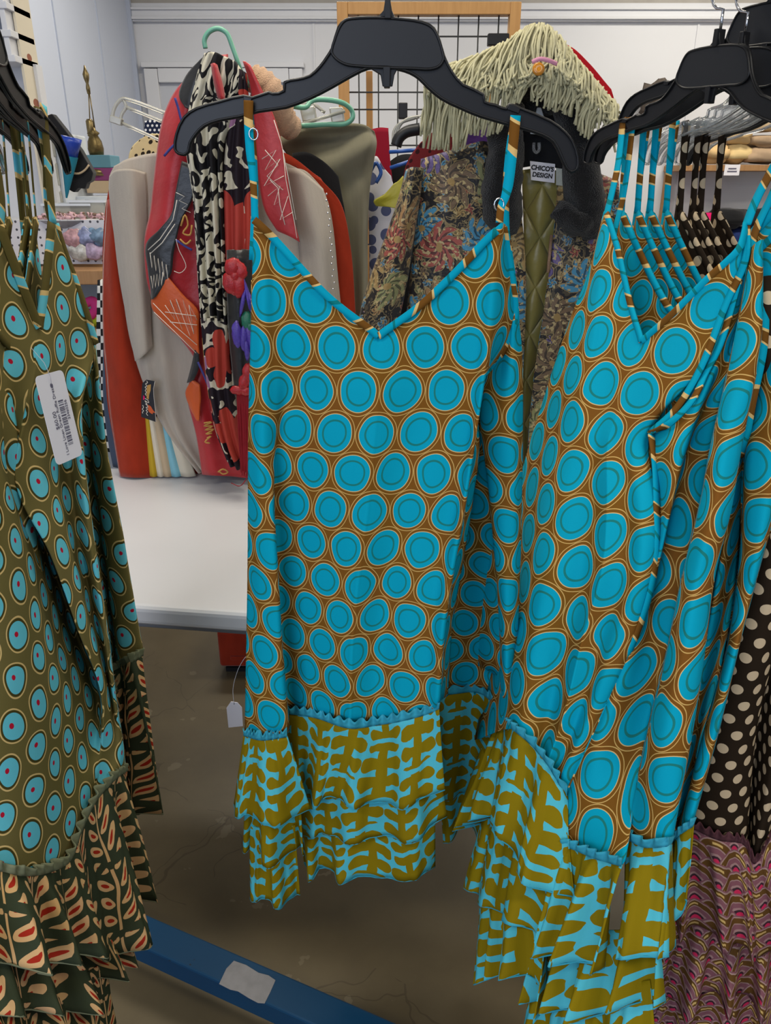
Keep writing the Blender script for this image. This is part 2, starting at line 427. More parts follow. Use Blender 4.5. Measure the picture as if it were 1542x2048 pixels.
def brocade():
    m = Mat('dark_floral_brocade', .5, .4); u, v = m.warp(.010, 22.0); u, v = m.warp(.004, 70.0, u, v)
    def flowers(scale, off, R, pet):
        vn = m.voro(scale, m.v(u + off, v + off * 1.7), .95); p = m.sep(vn.outputs['Position'])
        dx = (u + off) - p[0]; dy = (v + off * 1.7) - p[1]; r = hyp(dx, dy) * scale
        a = dy.op('ARCTAN2', dx) + r * 1.6; pt = (a * pet).sin().ab()
        edge = (pt * .5 + .5) * R
        return r.lt(edge), vn.outputs['Color'], (a * (pet * 2.0) + r * 14.0).sin(), r, r.band(0.0, 9.0) * (edge - r).lt(.035)
    bg = m.mix(m.noise(60.0, detail=3.0).gt(.56), rgb(26, 24, 28), rgb(74, 66, 52))
    curl = (m.noise(20.0, m.v(u, v), dist=3.0, detail=1.0) * 26.0).sin().gt(.62)
    bg = m.mix(curl * m.noise(9.0).gt(.46), bg, rgb(128, 112, 80))
    pal = [(0, rgb(70, 136, 172)), (.26, rgb(96, 82, 132)), (.34, rgb(150, 76, 68)), (.44, rgb(132, 134, 92)), (.56, rgb(150, 116, 78)), (.68, rgb(112, 92, 72)), (.78, rgb(156, 130, 84)), (.9, rgb(84, 130, 158))]
    c = bg
    for sc, of, R, pt in ((24.0, .31, .36, 3.0), (8.0, .0, .50, 5.0)):
        f, cc, st, r, ed = flowers(sc, of, R, pt); k = m.sep(cc)[0]
        pc = m.ramp(k, pal); pd = m.mix(.72, pc, rgb(26, 22, 24)); q = m.mix(st.gt(-.2), pd, pc); q = m.mix(m.noise(90.0, detail=2.0).gt(.58), q, rgb(176, 158, 116))
        c = m.mix(f, c, q); c = m.mix(f * ed, c, rgb(150, 132, 92))
        c = m.mix(r.lt(.07), c, rgb(150, 124, 76))
    m.bump(m.noise(160.0, detail=3.0), .6, .002)
    return m.done(c, Sheen_Weight=.1)
def scarf():
    m = Mat('black_white_floral_print', .7, .25); u, v = m.warp(.010, 16.0); vec = m.v(u, v * .62)
    n1 = m.noise(34.0, vec, detail=.5, dist=2.2); wht = n1.gt(.485)
    c = m.mix(wht, rgb(22, 20, 24), rgb(206, 200, 180))
    return m.done(c)
def scarf_col():
    m = Mat('dark_floral_chiffon', .7, .25); u, v = m.warp(.012, 14.0)
    vn = m.voro(8.0, m.v(u, v * .8), .9); k = m.sep(vn.outputs['Color'])[0]; d = X(m.nt, vn.outputs['Distance'])
    p = m.sep(vn.outputs['Position']); a = (v * .8 - p[1]).op('ARCTAN2', u - p[0]); f = d.lt((a * 2.5).sin().ab() * .18 + .34)
    pal = m.ramp(k, [(0, rgb(184, 150, 80)), (.16, rgb(176, 62, 50)), (.42, rgb(156, 110, 146)), (.7, rgb(190, 178, 152)), (.85, rgb(176, 62, 54))])
    c = m.mix(f, rgb(30, 20, 30), pal); c = m.mix(d.lt(.08), c, rgb(120, 100, 50))
    c = m.mix(m.noise(22.0, m.v(u, v), .5, 2.0).gt(.60) * f.inv(), c, rgb(200, 192, 172))
    return m.done(c)
def stripes_fn(): pass
def quilted():
    m = Mat('olive_quilted_satin', .34, .5); p = .088
    a = ((m.x * 1.15 + m.y * .75) / p).fr() - .5; b = ((m.x * 1.15 - m.y * .75) / p).fr() - .5
    h = ((a * a) * -1.0 + .25) * ((b * b) * -1.0 + .25) * 16.0
    m.bump(h.mx(.0).pw(.45) + m.noise(34.0, detail=2.0) * .22, .8, .014)
    return m.done(m.mix(m.noise(8.0), rgb(140, 130, 74), rgb(122, 114, 58)), Sheen_Weight=.15)
def concrete():
    m = Mat('worn_concrete', .42, .4, 'Object'); n = m.noise(2.4, detail=6.0, rough=.65); n2 = m.noise(9.0, detail=4.0)
    c = m.mix(n, rgb(70, 61, 45), rgb(118, 105, 78)); c = m.mix(n2.gt(.66), c, m.mix(n2, rgb(78, 68, 50), rgb(126, 114, 90)))
    wv = m.sep(m.noise(5.0, detail=3.0, col=True)); vn = m.voro(4.2, m.v(m.x + wv[0] * .25, m.y + wv[1] * .25, 0.0), 1.0, 'DISTANCE_TO_EDGE')
    crk = X(m.nt, vn.outputs['Distance']).lt(.006) * m.noise(1.8, detail=1.0).gt(.52)
    c = m.mix(crk * .35, c, rgb(44, 38, 28)); m.bump(n2, .15, .004)
    return m.done(c)
def knit(name, c, rough=.9, amp=.3):
    m = Mat(name, rough, .15); m.bump(m.noise(320.0, detail=2.0), amp, .0012)
    return m.done(m.mix(m.noise(20.0, m.v(m.x * 8.0, m.y), 2.0), tuple(q * .86 for q in c[:3]) + (1,), c), Sheen_Weight=.2)
def satin(name, c, rough=.42):
    m = Mat(name, rough, .45); m.bump(m.noise(45.0, detail=3.0) + m.noise(600.0) * .1, .35, .004)
    return m.done(m.mix(m.noise(18.0, detail=3.0), tuple(q * .8 for q in c[:3]) + (1,), c), Sheen_Weight=.2)
def velvet(name, c):
    m = Mat(name, .85, .15); m.bump(m.noise(60.0, detail=4.0), .3, .003)
    n = m.noise(26.0, m.v(m.x * 1.5, m.y * .5), 4.0)
    return m.done(m.mix(n, tuple(q * .55 for q in c[:3]) + (1,), c), Sheen_Weight=.35, Sheen_Roughness=.4)
def clear(name, c=(.92, .94, .96, 1), rough=.08):
    m = Mat(name, rough, .5); return m.done(c, Transmission_Weight=.92, IOR=1.3)
def fleece(name, c):
    m = Mat(name, .95, .1, 'Object'); m.bump(m.noise(420.0, detail=3.0), .9, .006); return m.done(c, Sheen_Weight=.25)
MT = turq_circles(); MO = olive_spots(); ML = coral_leaf(); MPL = peach_leaf(); MSC = scallop()
MPK = polka('brown_dot_print', .0300, rgb(42, 32, 22), rgb(206, 184, 150), .27)
MBR = brocade(); MSF = scarf(); MSG = scarf_col(); MQ = quilted(); MCON = concrete()
TQ = plain('turquoise_thread', rgb(56, 162, 188), .8, .2, .12, 60.0); GT = plain('grey_green_thread', rgb(120, 124, 96), .8, .2, .1, 60.0)
MVT = plain('mauve_thread', rgb(92, 56, 62), .8, .2)
BLK = plain('black_plastic', rgb(20, 20, 22), .40, .35, .04, 30.0); BLK2 = plain('black_plastic_panel', rgb(31, 32, 35), .44, .35, .05, 20.0)
CHR = plain('chrome', rgb(210, 212, 216), .12, .5, 0, Metallic=1.0)
CLR = clear('clear_plastic'); CLF = plain('frosted_plastic', rgb(206, 212, 218), .25, .5, .03)
WHT = plain('white_laminate', rgb(222, 223, 226), .38, .45, .02, 2.0)
WPL = plain('white_paint', rgb(206, 208, 214), .6, .3, .02, 1.5); WBL = plain('daylight_tinted_white_paint', rgb(186, 194, 212), .6, .3, .02, .8)  # WBL: left wall white with the blue cast of daylight put into its colour
TRM = plain('white_trim_paint', rgb(206, 208, 214), .5, .35, .01); STC = plain('grey_stucco', rgb(168, 164, 158), .9, .2, .10, 9.0, bump=.5, bs=60.0)
OAK = None
def wood(name, a, b):
    m = Mat(name, .5, .35, 'Object'); n = m.noise(6.0, m.v(m.x * 9.0, m.y * 9.0, m.z * .9), 4.0, 1.5); return m.done(m.mix(n, a, b))
OAK = wood('oak', rgb(168, 122, 68), rgb(198, 152, 94)); WDK = wood('shelf_wood', rgb(140, 100, 62), rgb(176, 136, 92))
GRD = plain('black_wire', rgb(48, 50, 52), .5, .4, 0)
def blue_steel():
    m = Mat('worn_blue_paint', .48, .3, 'Object'); n = m.noise(40.0, detail=5.0, rough=.7)
    c = m.mix(m.noise(3.0), rgb(6, 54, 84), rgb(8, 66, 102)); c = m.mix(n.gt(.70), c, rgb(28, 32, 38)); return m.done(c)
BLU = blue_steel()
RUST = velvet('rust_velvet', rgb(168, 52, 26)); TAUP = knit('taupe_knit', rgb(176, 166, 154)); OLV = knit('olive_drab_cotton', rgb(122, 118, 98), .85, .15)
BKC = knit('black_knit', rgb(28, 29, 32)); REDS = satin('red_satin', rgb(176, 24, 34)); REDL = satin('coral_red_satin', rgb(186, 44, 48)); BKS = satin('black_satin', rgb(30, 31, 33), .35)
ORG = satin('orange_satin', rgb(206, 84, 14)); FUR = fleece('black_fur', rgb(16, 16, 18)); PEACH = fleece('peach_fleece', rgb(206, 168, 136))
THW = plain('white_stitching', rgb(216, 208, 196), .8, .2, 0); THB = plain('blue_braid', rgb(70, 72, 140), .8, .2, .2, 80.0); THO = plain('gold_embroidery', rgb(196, 148, 78), .7, .3, .2, 90.0)
FRN = plain('cream_fringe', rgb(186, 182, 150), .85, .2, .16, 40.0, bump=.4, bs=500.0)
GRN = plain('green_plastic', rgb(104, 166, 142), .35, .5, .03)
TAGW = plain('white_card', rgb(226, 224, 232), .6, .3, 0); INK = plain('grey_ink', rgb(96, 94, 112), .7, .2, 0)
RDT = plain('red_cord', rgb(140, 16, 30), .7, .3, .1, 60.0); SQR = plain('red_sequins', rgb(178, 18, 26), .3, .6, .25, 200.0, bump=.8, bs=500.0)
SQP = plain('purple_sequins', rgb(82, 60, 168), .3, .6, .25, 200.0, bump=.8, bs=500.0); SQG = plain('green_sequins', rgb(24, 110, 84), .3, .6, .25, 200.0, bump=.8, bs=500.0)

def strap_mat(name, base, br, cr, per=.080, dot=None, thin=None):
    m = Mat(name, .8, .08); q = (m.y + m.x * .5) / per; q = q + (m.noise(14.0, detail=0.0) - .5) * .8; f = q.fr()
    c = m.mix(f.lt(.30), base, br); c = m.mix(f.lt(.045).mx(f.band(.255, .30)), c, cr)
    if thin is not None: c = m.mix(f.band(.60, .66), c, thin)
    if dot is not None: c = m.mix(hyp(f - .65, m.x / per).lt(.10), c, dot)
    return m.done(c)
ST = strap_mat('turquoise_strap_print', rgb(4, 160, 190), rgb(116, 76, 28), rgb(222, 186, 120), thin=rgb(12, 124, 128))
SO = strap_mat('olive_strap_print', rgb(92, 82, 42), rgb(98, 186, 202), rgb(214, 184, 122), .070)

def houndstooth():
    m = Mat('black_white_check', .8, .2); return m.done(m.mix((m.x * 160.0).sin().gt(0.0).op('COMPARE', (m.y * 160.0).sin().gt(0.0), .1), rgb(30, 30, 32), rgb(214, 212, 206)))
def spots(name, bg, fg, sc, th, rough=.8):
    m = Mat(name, rough, .2); vn = m.voro(sc, m.v(m.x, m.y), .7); return m.done(m.mix(X(m.nt, vn.outputs['Distance']).lt(th), bg, fg))
HND = houndstooth(); LEO = spots('leopard_print', rgb(206, 186, 140), rgb(44, 36, 26), 70.0, .40); NVY = polka('navy_dot_print', .012, rgb(34, 42, 66), rgb(220, 222, 226), .26)
RDF = spots('red_flower_print', rgb(186, 22, 34), rgb(226, 216, 206), 14.0, .30); FLO = spots('cream_floral_paper', rgb(206, 198, 180), rgb(140, 88, 70), 18.0, .26); BPR = spots('blue_floral_print', rgb(206, 206, 214), rgb(84, 92, 128), 26.0, .46)
LACE = spots('maroon_lace', rgb(110, 32, 36), rgb(52, 16, 20), 60.0, .36)
DEN = knit('denim', rgb(72, 84, 104), .85, .3)
YLW = plain('mustard_cotton', rgb(190, 158, 44), .85, .2); CRM = plain('cream_cotton', rgb(214, 204, 184), .85, .2); TAN = plain('tan_cotton', rgb(192, 170, 140), .85, .2); SKY = plain('sky_cotton', rgb(132, 190, 206), .85, .2)
CRD = plain('crimson_cotton', rgb(144, 20, 44), .8, .2); LIM = satin('lime_satin', rgb(176, 170, 44)); PUR = satin('purple_satin', rgb(84, 44, 130)); MAG = plain('magenta_cotton', rgb(206, 24, 100), .8, .2); NAV = plain('navy_cotton', rgb(24, 42, 92), .85, .2); BLH = plain('blue_plastic', rgb(36, 82, 160), .35, .5, .03)
TGT = [plain('tan_hosiery', rgb(204, 172, 124), .85, .2, .12, 14.0), plain('taupe_hosiery', rgb(170, 146, 120), .85, .2, .12, 14.0), plain('sand_hosiery', rgb(214, 188, 136), .85, .2, .12, 14.0)]
BRS = plain('antique_brass', rgb(128, 112, 76), .35, .5, .25, 40.0, Metallic=.85); TEA = plain('teal_card', rgb(30, 116, 140), .5, .3, .05); COB = plain('cobalt_foil', rgb(34, 66, 170), .35, .5, .2, 30.0)
PEG = None
def pegboard():
    m = Mat('white_pegboard', .6, .3, 'Object'); d = hyp((m.x / .025).fr() - .5, (m.z / .025).fr() - .5); return m.done(m.mix(d.lt(.16), rgb(206, 206, 212), rgb(70, 70, 78)))
PEG = pegboard(); AMB = plain('amber_button', rgb(196, 128, 34), .2, .6, .1, 60.0); PNK = plain('pink_ribbon', rgb(206, 140, 168), .6, .3, .06)
PCL = plain('pale_clear_plastic', rgb(206, 206, 196), .15, .6, .04, Transmission_Weight=.55)
# ================================================================== camera, light, room
cam = bpy.data.cameras.new('camera'); co = bpy.data.objects.new('camera', cam); COL.objects.link(co); scene.camera = co
cam.sensor_fit = 'VERTICAL'; cam.sensor_height = 36.0; cam.lens = FPX / 2048 * 36.0; cam.clip_start = .02
co.location = EYE; co.rotation_euler = (math.radians(90) - PIT, 0, 0)
scene.view_settings.view_transform = 'Standard'; scene.view_settings.look = 'None'
scene.view_settings.exposure = 0.42; scene.view_settings.gamma = 1.0; scene.view_settings.use_curve_mapping = False
w = bpy.data.worlds.new('world'); scene.world = w; w.use_nodes = True
w.node_tree.nodes['Background'].inputs[0].default_value = rgb(196, 206, 224); w.node_tree.nodes['Background'].inputs[1].default_value = .42
def area(name, loc, size, energy, col, rot=(0, 0, 0)):
    l = bpy.data.lights.new(name, 'AREA'); l.shape = 'RECTANGLE'; l.size, l.size_y = size; l.energy = energy; l.color = lin(tuple(c / 255 for c in col))
    o = bpy.data.objects.new(name, l); COL.objects.link(o); o.location = loc; o.rotation_euler = rot; return o
for i, (x, y, e) in enumerate(((-.9, -.9, 22), (1.2, -.6, 20), (-.3, 1.7, 20), (1.6, 2.6, 22), (-.4, 4.0, 26), (1.9, 4.6, 26))):
    area('ceiling_tube_light', (x, y, 3.0), (1.2, .30), e, (255, 246, 228))
area('window_daylight', (-1.2, -2.2, 1.9), (2.0, 1.6), 34, (214, 228, 255), (math.radians(78), 0, math.radians(-25)))
def struct(name, mb, mat, **k): return tag(mb.build(name, mat, **k), kind='structure')
m = MB(); m.box((.8, 1.3, -.05), (7.0, 9.2, .1)); struct('floor', m, MCON)
m = MB(); m.box((.8, 5.68, 1.27), (4.8, .1, 2.54)); struct('wall_back', m, WPL)
m = MB(); m.box((.8, 5.70, 2.87), (4.8, .1, .66)); struct('wall_back_upper', m, STC)
m = MB(); m.box((.8, 5.615, 2.475), (4.75, .03, .075)); m.box((.8, 5.605, 2.455), (4.75, .045, .016)); m.box((.8, 5.605, 2.505), (4.75, .04, .014)); struct('trim_1', m, TRM, bevel=.003)
m = MB()
for x in (-.45, 1.96): m.box((x, 5.627, 1.22), (.012, .008, 2.42))
struct('trim_2', m, WPL)
m = MB(); m.box((-1.65, 3.2, 1.6), (.1, 5.0, 3.2)); struct('wall_left', m, WBL)
m = MB()
for y in (4.35, 5.0, 3.4): m.box((-1.597, y, 1.5), (.006, .008, 3.0))
m.box((-1.59, 5.60, 1.6), (.03, .03, 3.2)); struct('trim_3', m, plain('panel_seam_grey', rgb(172, 180, 198), .6, .3, 0))
m = MB(); m.box((3.2, 3.2, 1.6), (.1, 5.0, 3.2)); struct('wall_right', m, WPL)
m = MB(); m.box((.8, 1.3, 3.25), (7.0, 9.2, .1)); struct('ceiling', m, STC)
# door in the back wall
m = MB(); m.box((-1.03, 5.622, 1.055), (.84, .02, 2.11)); d = struct('door_1', m, plain('door_grey_paint', rgb(186, 190, 200), .5, .3, .02))
m = MB()
for x in (-1.49, -.57): m.box((x, 5.605, 1.09), (.085, .05, 2.18))
m.box((-1.03, 5.605, 2.142), (.83, .05, .08)); m.box((-1.03, 5.60, 2.20), (1.03, .055, .03)); m.build('door_casing', TRM, d, bevel=.004)
m = MB(); m.lathe([(.0, -.03), (.03, -.03), (.03, .0), (.012, .005), (.012, .04), (.028, .05), (.028, .07), (0, .075)], (-.70, 5.6, 1.0), 14, Matrix.Rotation(math.radians(90), 3, 'X')); m.build('door_knob', CHR, d, smooth=True)
# freestanding grid display in an oak frame
g = g_panel = thing('grid_display_panel', 'oak framed black wire grid display standing behind the hanging clothes', 'display rack', (.14, 3.0, 0))
zt = P(771, 6, 3.0).z; x0, x1 = P(674, 10, 3.0).x, P(1041, 10, 3.0).x
for xx in (x0 + .018, x1 - .018): m = MB(); m.box((xx, 3.0, zt / 2), (.036, .045, zt)); m.build('frame_post', OAK, g, bevel=.002)
m = MB(); m.box(((x0 + x1) / 2, 3.0, zt - .018), (x1 - x0 - .072, .045, .036)); m.build('top_rail', OAK, g, bevel=.002)
m = MB(); m.box(((x0 + x1) / 2, 3.0, .12), (x1 - x0 - .072, .045, .036)); m.build('bottom_rail', OAK, g, bevel=.002)
for xx in (x0 + .10, x1 - .06): m = MB(); m.box((xx, 3.28, zt * .46), (.024, .03, zt * .92)); m.build('rear_post', OAK, g, bevel=.002)
m = MB(); n = 8
for i in range(n): xx = x0 + .036 + (x1 - x0 - .072) * (i + .5) / n; m.tube([(xx, 3.0, .13), (xx, 3.0, zt - .03)], .0028, 6)
z = P(900, 73, 3.0).z
while z > .2: m.tube([(x0 + .03, 3.0, z), (x1 - .03, 3.0, z)], .0028, 6); z -= .165
z = P(900, 219, 3.0).z; m.tube([(x0 + .03, 3.0, z), (x1 - .03, 3.0, z)], .0028, 6)
m.build('wire_grid', GRD, g, smooth=True)
m = MB(); c = P(996, 80, 2.97); m.box(c, (.07, .03, .035)); m.build('grid_clip', BLK, g, bevel=.003); m = MB(); m.box(P(806, 222, 2.97), (.03, .03, .05)); m.build('grid_clip', BLK, g, bevel=.003)
# white folding table
t = thing('folding_table', 'white plastic folding table whose bare top shows between the dresses', 'table', (.2, 1.68, 0))
a = PZ(264, 1212, .74); b = PZ(490, 1228, .74); ang = math.atan2(b.y - a.y, b.x - a.x)
fx = Vector((math.cos(ang), math.sin(ang), 0)); fy = Vector((-fx.y, fx.x, 0)); o0 = a + fy * .38 + fx * .35
m = MB(); m.box(o0 + Vector((0, 0, -.022)), (1.84, .76, .044), ang); m.build('table_top', WHT, t, bevel=.012, seg=3)
m = MB()
for s in (-1, 1): m.box(o0 + fy * (.33 * s) + Vector((0, 0, -.055)), (1.5, .03, .03), ang)
m.build('under_frame', plain('grey_steel', rgb(120, 122, 126), .5, .5, .03), t, bevel=.003)
for sx in (-1, 1):
    for sy in (-1, 1):
        q = o0 + fx * (.72 * sx) + fy * (.28 * sy); m = MB(); m.tube([(q.x, q.y, .0), (q.x, q.y, .70)], .014, 10); m.build('leg', bpy.data.materials['grey_steel'], t, smooth=True)
# ================================================================== hangers
YC = .97; RZ = 1.735
OC = Vector((P(776, 60, YC).x, YC, RZ))
def outline(px): return [P(x, y, YC) for x, y in px]
BODY = [(369,309),(357,306),(351,298),(354,269),(369,236),(394,218),(438,205),(488,193),(505,197),(538,186),(545,189),(569,183),(570,166),(595,160),(620,153),(641,134),(656,113),(665,98),
 (678,56),(692,41),(754,37),(791,39),(845,46),(867,58),(878,82),(887,113),(903,145),(925,171),(966,190),(968,205),(990,211),(1012,219),(1018,210),(1040,218),(1100,243),(1129,265),(1143,283),(1154,316),(1152,338),(1141,343),
 (1132,334),(1121,309),(1107,283),(1085,269),(1038,254),(961,232),(918,214),(882,196),(856,174),(838,156),(820,145),(798,138),(773,134),(736,136),(707,149),(663,174),(620,196),(572,214),(518,222),(482,232),(438,240),(409,251),(391,269),(380,287),(377,303)]
PANEL = [(666,92),(679,57),(690,43),(704,39),(754,37),(791,39),(842,46),(864,57),(875,75),(884,104),(886,120),(878,133),(860,139),(830,138),(770,136),(715,133),(690,129),(672,118),(664,106)]
def make_hanger(label, group):
    h = thing('clothes_hanger', label, 'clothes hanger', OC, 0, group)
    m = MB(); pts = [Vector(q) for q in crom([tuple(x) for x in outline(BODY + BODY[:1])], 2)[:-1]]; m.prism(pts, (0, .0035, 0)); m.build('hanger_body', BLK, h)
    m = MB(); m.tube([p for p in pts], .0023, 6, closed=True)
    m.tube([p + Vector((0, -.0035, 0)) for p in pts], .0013, 6, closed=True); m.build('moulded_rim', BLK, h, smooth=True)
    m = MB(); pp = [Vector(q) for q in crom([tuple(x) for x in outline(PANEL)] + [tuple(P(666, 92, YC))], 3)[:-1]]; m.prism(pp, (0, .0085, 0)); c = m.build('size_panel', BLK2, h, bevel=.001)
    m = MB(); m.tube([p + Vector((0, -.0042, 0)) for p in pp], .0016, 6, closed=True); m.build('panel_rim', BLK, c, smooth=True)
    m = MB(); m.prism(outline([(738,136),(796,136),(789,150),(785,173),(765,173),(761,150)]), (0, .005, 0)); m.prism(outline([(766,134),(781,134),(780,176),(768,176)]), (0, .013, 0)); m.build('centre_peg', BLK, h, bevel=.0008)
    m = MB(); m.prism(outline([(752,39),(792,40),(784,22),(781,3),(770,3),(767,22)]), (0, .008, 0)); m.prism(outline([(769,40),(782,40),(781,-4),(770,-4)]), (0, .015, 0)); m.build('hook_socket', BLK, h, bevel=.0008)
    z0 = P(776, 2, YC).z; hk = [(0, 0, z0), (0, 0, RZ - .03)] + [(.026 * math.cos(q) * -1 + .026 if False else .022 * math.sin(q), 0, RZ - .008 + .022 * math.cos(q) * 1.0) for q in np.linspace(-2.6, 1.9, 16)]
    hk = [Vector((OC.x, YC, 0)) + Vector(q) for q in hk]
    m = MB(); m.tube(hk, .0019, 8); m.build('hook', CHR, h, smooth=True)
    for px in ([(488,193),(505,197),(503,204),(488,203)], [(1018,209),(1040,217),(1036,228),(1014,220)]):
        m = MB(); m.prism(outline(px), (0, .009, 0)); m.build('strap_notch', BLK, h, bevel=.0006)
    return h
HG = make_hanger('black plastic hanger holding the turquoise dress nearest the middle, seen face on', None)
# ================================================================== the middle dress
MTD = 'ruffled sundress'
DC = thing('sundress', 'turquoise circle print strappy sundress facing the camera in the middle', 'dress', (OC.x, YC, .4))
def lerp(a, b, t): return a + (b - a) * t
top = [(508,432,.955),(530,452,.955),(548,470,.96),(580,505,.955),(660,590,.950),(757,664,.955),(840,604,.955),(920,528,.950),(975,470,.945),(1001,447,.94),(1006,447,.955),(1010,450,.97)]
R2 = [(499,770,.960),(525,772,.945),(551,774,.955),(580,776,.968),(665,780,.950),(757,784,.945),(832,784,.955),(905,780,.950),(948,776,.945),(965,772,.935),(961,768,.985),(957,764,1.01)]
mid = {  # columns 9..11 on the way to the armhole
 .33: [(990,545,.94),(1010,545,.96),(1025,545,.985)], .62: [(981,642,.938),(1008,642,.965),(1031,640,.995)], .85: [(971,722,.936),(985,722,.98),(1001,712,1.005)]}
rows = [[P(*q) for q in top]]
for t, ex in mid.items():
    row = [(lerp(a[0], b[0], t), lerp(a[1], b[1], t), lerp(a[2], b[2], t)) for a, b in zip(top, R2)]; row[9:12] = ex
    rows.append([P(*q) for q in row])
rows.append([P(*q) for q in R2])
low = [
 [(497,900,.965),(525,902,.945),(546,902,.955),(556,902,.975),(650,902,.955),(745,902,.942),(815,902,.957),(880,902,.948),(930,900,.945),(946,898,.93),(946,898,.985),(958,898,1.02)],
 [(497,1010,.968),(522,1012,.945),(545,1012,.945),(551,1012,.985),(640,1012,.962),(735,1012,.940),(800,1012,.955),(860,1012,.945),(910,1010,.942),(929,1006,.926),(930,1004,.985),(945,1002,1.03)],
 [(496,1130,.970),(522,1134,.945),(552,1134,.940),(556,1128,.992),(635,1128,.968),(720,1128,.938),(780,1128,.955),(835,1126,.942),(885,1122,.938),(909,1116,.922),(911,1112,.985),(928,1110,1.035)],
 [(493,1280,.972),(522,1288,.945),(560,1288,.938),(564,1272,1.00),(625,1272,.972),(705,1274,.936),(760,1272,.955),(810,1268,.938),(862,1262,.934),(887,1255,.918),(890,1248,.985),(905,1246,1.04)],
 [(490,1466,.972),(525,1474,.942),(574,1466,.936),(577,1420,1.005),(630,1430,.975),(700,1452,.934),(752,1446,.952),(800,1438,.935),(850,1424,.932),(875,1412,.918),(880,1400,.985),(895,1392,1.045)]]
for r in low: rows.append([P(*q) for q in r])
rows = addcols(rows, 5); top = addcols([top], 5)[0]
sheet('bodice', rows, MT, DC, 7, 7, jref=6, uv0=(.0245, .0205), wr=.0030, wf=8.0, back=0.0, seed=2)
# side and back of the skirt seen past the front fold
bk = [
 [(945,800,1.05),(952,790,1.06),(960,780,1.06),(974,748,1.03),(1012,690,1.0),(1024,650,.985),(1032,606,.985)],
 [(942,850,1.05),(950,850,1.07),(962,850,1.07),(964,848,1.02),(1000,830,.995),(1025,780,.99),(1043,700,1.005)],
 [(930,960,1.06),(948,960,1.08),(974,958,1.075),(978,956,1.02),(1005,950,1.0),(1028,946,.995),(1044,940,1.015)],
 [(905,1110,1.07),(935,1110,1.09),(986,1106,1.085),(991,1104,1.02),(1010,1102,1.0),(1028,1100,1.0),(1041,1096,1.02)],
 [(880,1260,1.08),(920,1260,1.10),(995,1254,1.10),(1000,1250,1.02),(1013,1250,.995),(1025,1250,1.0),(1036,1246,1.02)],
 [(868,1388,1.09),(910,1384,1.11),(985,1408,1.10),(1004,1440,1.02),(1012,1462,.99),(1022,1450,1.0),(1036,1385,1.03)]]
sheet('side_panel', [[P(*q) for q in r] for r in bk], MT, DC, 7, 8, jref=4, uv0=(.33, .0105), wr=.002, seed=5)
# back of the dress, behind everything
bb = [[P(503, 560, 1.0), P(640, 700, 1.045), P(775, 770, 1.055), P(900, 700, 1.05), P(1030, 620, 1.0)],
      [P(500, 900, .985), P(640, 900, 1.09), P(775, 900, 1.12), P(920, 900, 1.12), P(1040, 900, 1.03)],
      [P(500, 1400, .985), P(620, 1330, 1.12), P(750, 1300, 1.16), P(900, 1310, 1.15), P(1033, 1370, 1.035)]]
sheet('back_panel', bb, MT, DC, 8, 12, uv0=(.1, .0))
# neckline binding and straps
nk = [Vector(x) for x in crom([tuple(P(x, y, Y - .003)) for x, y, Y in top[:12]], 7)]
i5 = 6 * 7; a = nk[0].lerp(nk[0], 0)
ribbon('neck_binding', [p + Vector((0, -.002, -.004)) for p in nk[:i5 + 1:3]],   .0088, ST, DC, (.6, 0, .8), 4, .002, (.01, .02))
ribbon('neck_binding', [p + Vector((0, -.0025, -.004)) for p in nk[i5::3]],   .0088, ST, DC, (-.65, 0, .75), 4, .002, (.06, .05))
ribbon('armhole_binding', [P(1008, 455, .955), P(1016, 505, .965), P(1024, 560, .975), P(1031, 620, .985), P(1020, 678, .99), P(1000, 712, .998), P(978, 738, 1.005), P(957, 758, 1.0)], .0075, ST, DC, (1, 0, .25), 6, .003, (.02, .0))
ribbon('armhole_binding', [P(1012, 462, .99), P(1024, 540, .99), P(1031, 600, .99), P(1033, 650, .995), P(1030, 690, 1.0)], .007, ST, DC, (1, 0, .1), 6, .003, (.04, .0))
s = ribbon('strap', [P(497, 201, .962), P(497, 235, .960), P(500, 300, .957), P(505, 345, .954), P(508, 390, .952), P(510, 440, .950)], [.0105, .0100, .0095, .0078, .0075, .0085], ST, DC, (1, 0, 0), 6, .002, (.02, .012))
m = MB(); m.tube([P(507, 268, .955) + Vector((.005 * math.cos(q), 0, .006 * math.sin(q))) for q in np.linspace(0, 6.28, 13)[:-1]], .0008, 6, closed=True); m.build('strap_ring', CHR, s, smooth=True)
ribbon('strap', [P(497, 203, .978), P(503, 270, .982), P(508, 340, .985), P(509, 420, .985), P(505, 520, .99)], .0085, ST, DC, (1, .2, 0), 6, .002, (.05, .03))
s = ribbon('strap', [P(1031, 231, .962), P(1026, 290, .957), P(1016, 370, .952), P(1010, 395, .949), P(1002, 415, .946), P(999, 445, .942)], [.0115, .011, .0115, .0095, .0085, .0085], ST, DC, (1, 0, 0), 6, .002, (.012, .03))
m = MB(); m.tube([P(998, 409, .946) + Vector((.0055 * math.cos(q), 0, .0065 * math.sin(q))) for q in np.linspace(0, 6.28, 13)[:-1]], .0009, 6, closed=True); m.build('strap_ring', CHR, s, smooth=True)
ribbon('strap', [P(1030, 233, .978), P(1019, 300, .980), P(1012, 380, .982), P(1011, 430, .985), P(1015, 500, .99), P(1022, 560, .992), P(1030, 610, .99)], .0085, ST, DC, (1, .2, 0), 6, .002, (.052, .07))
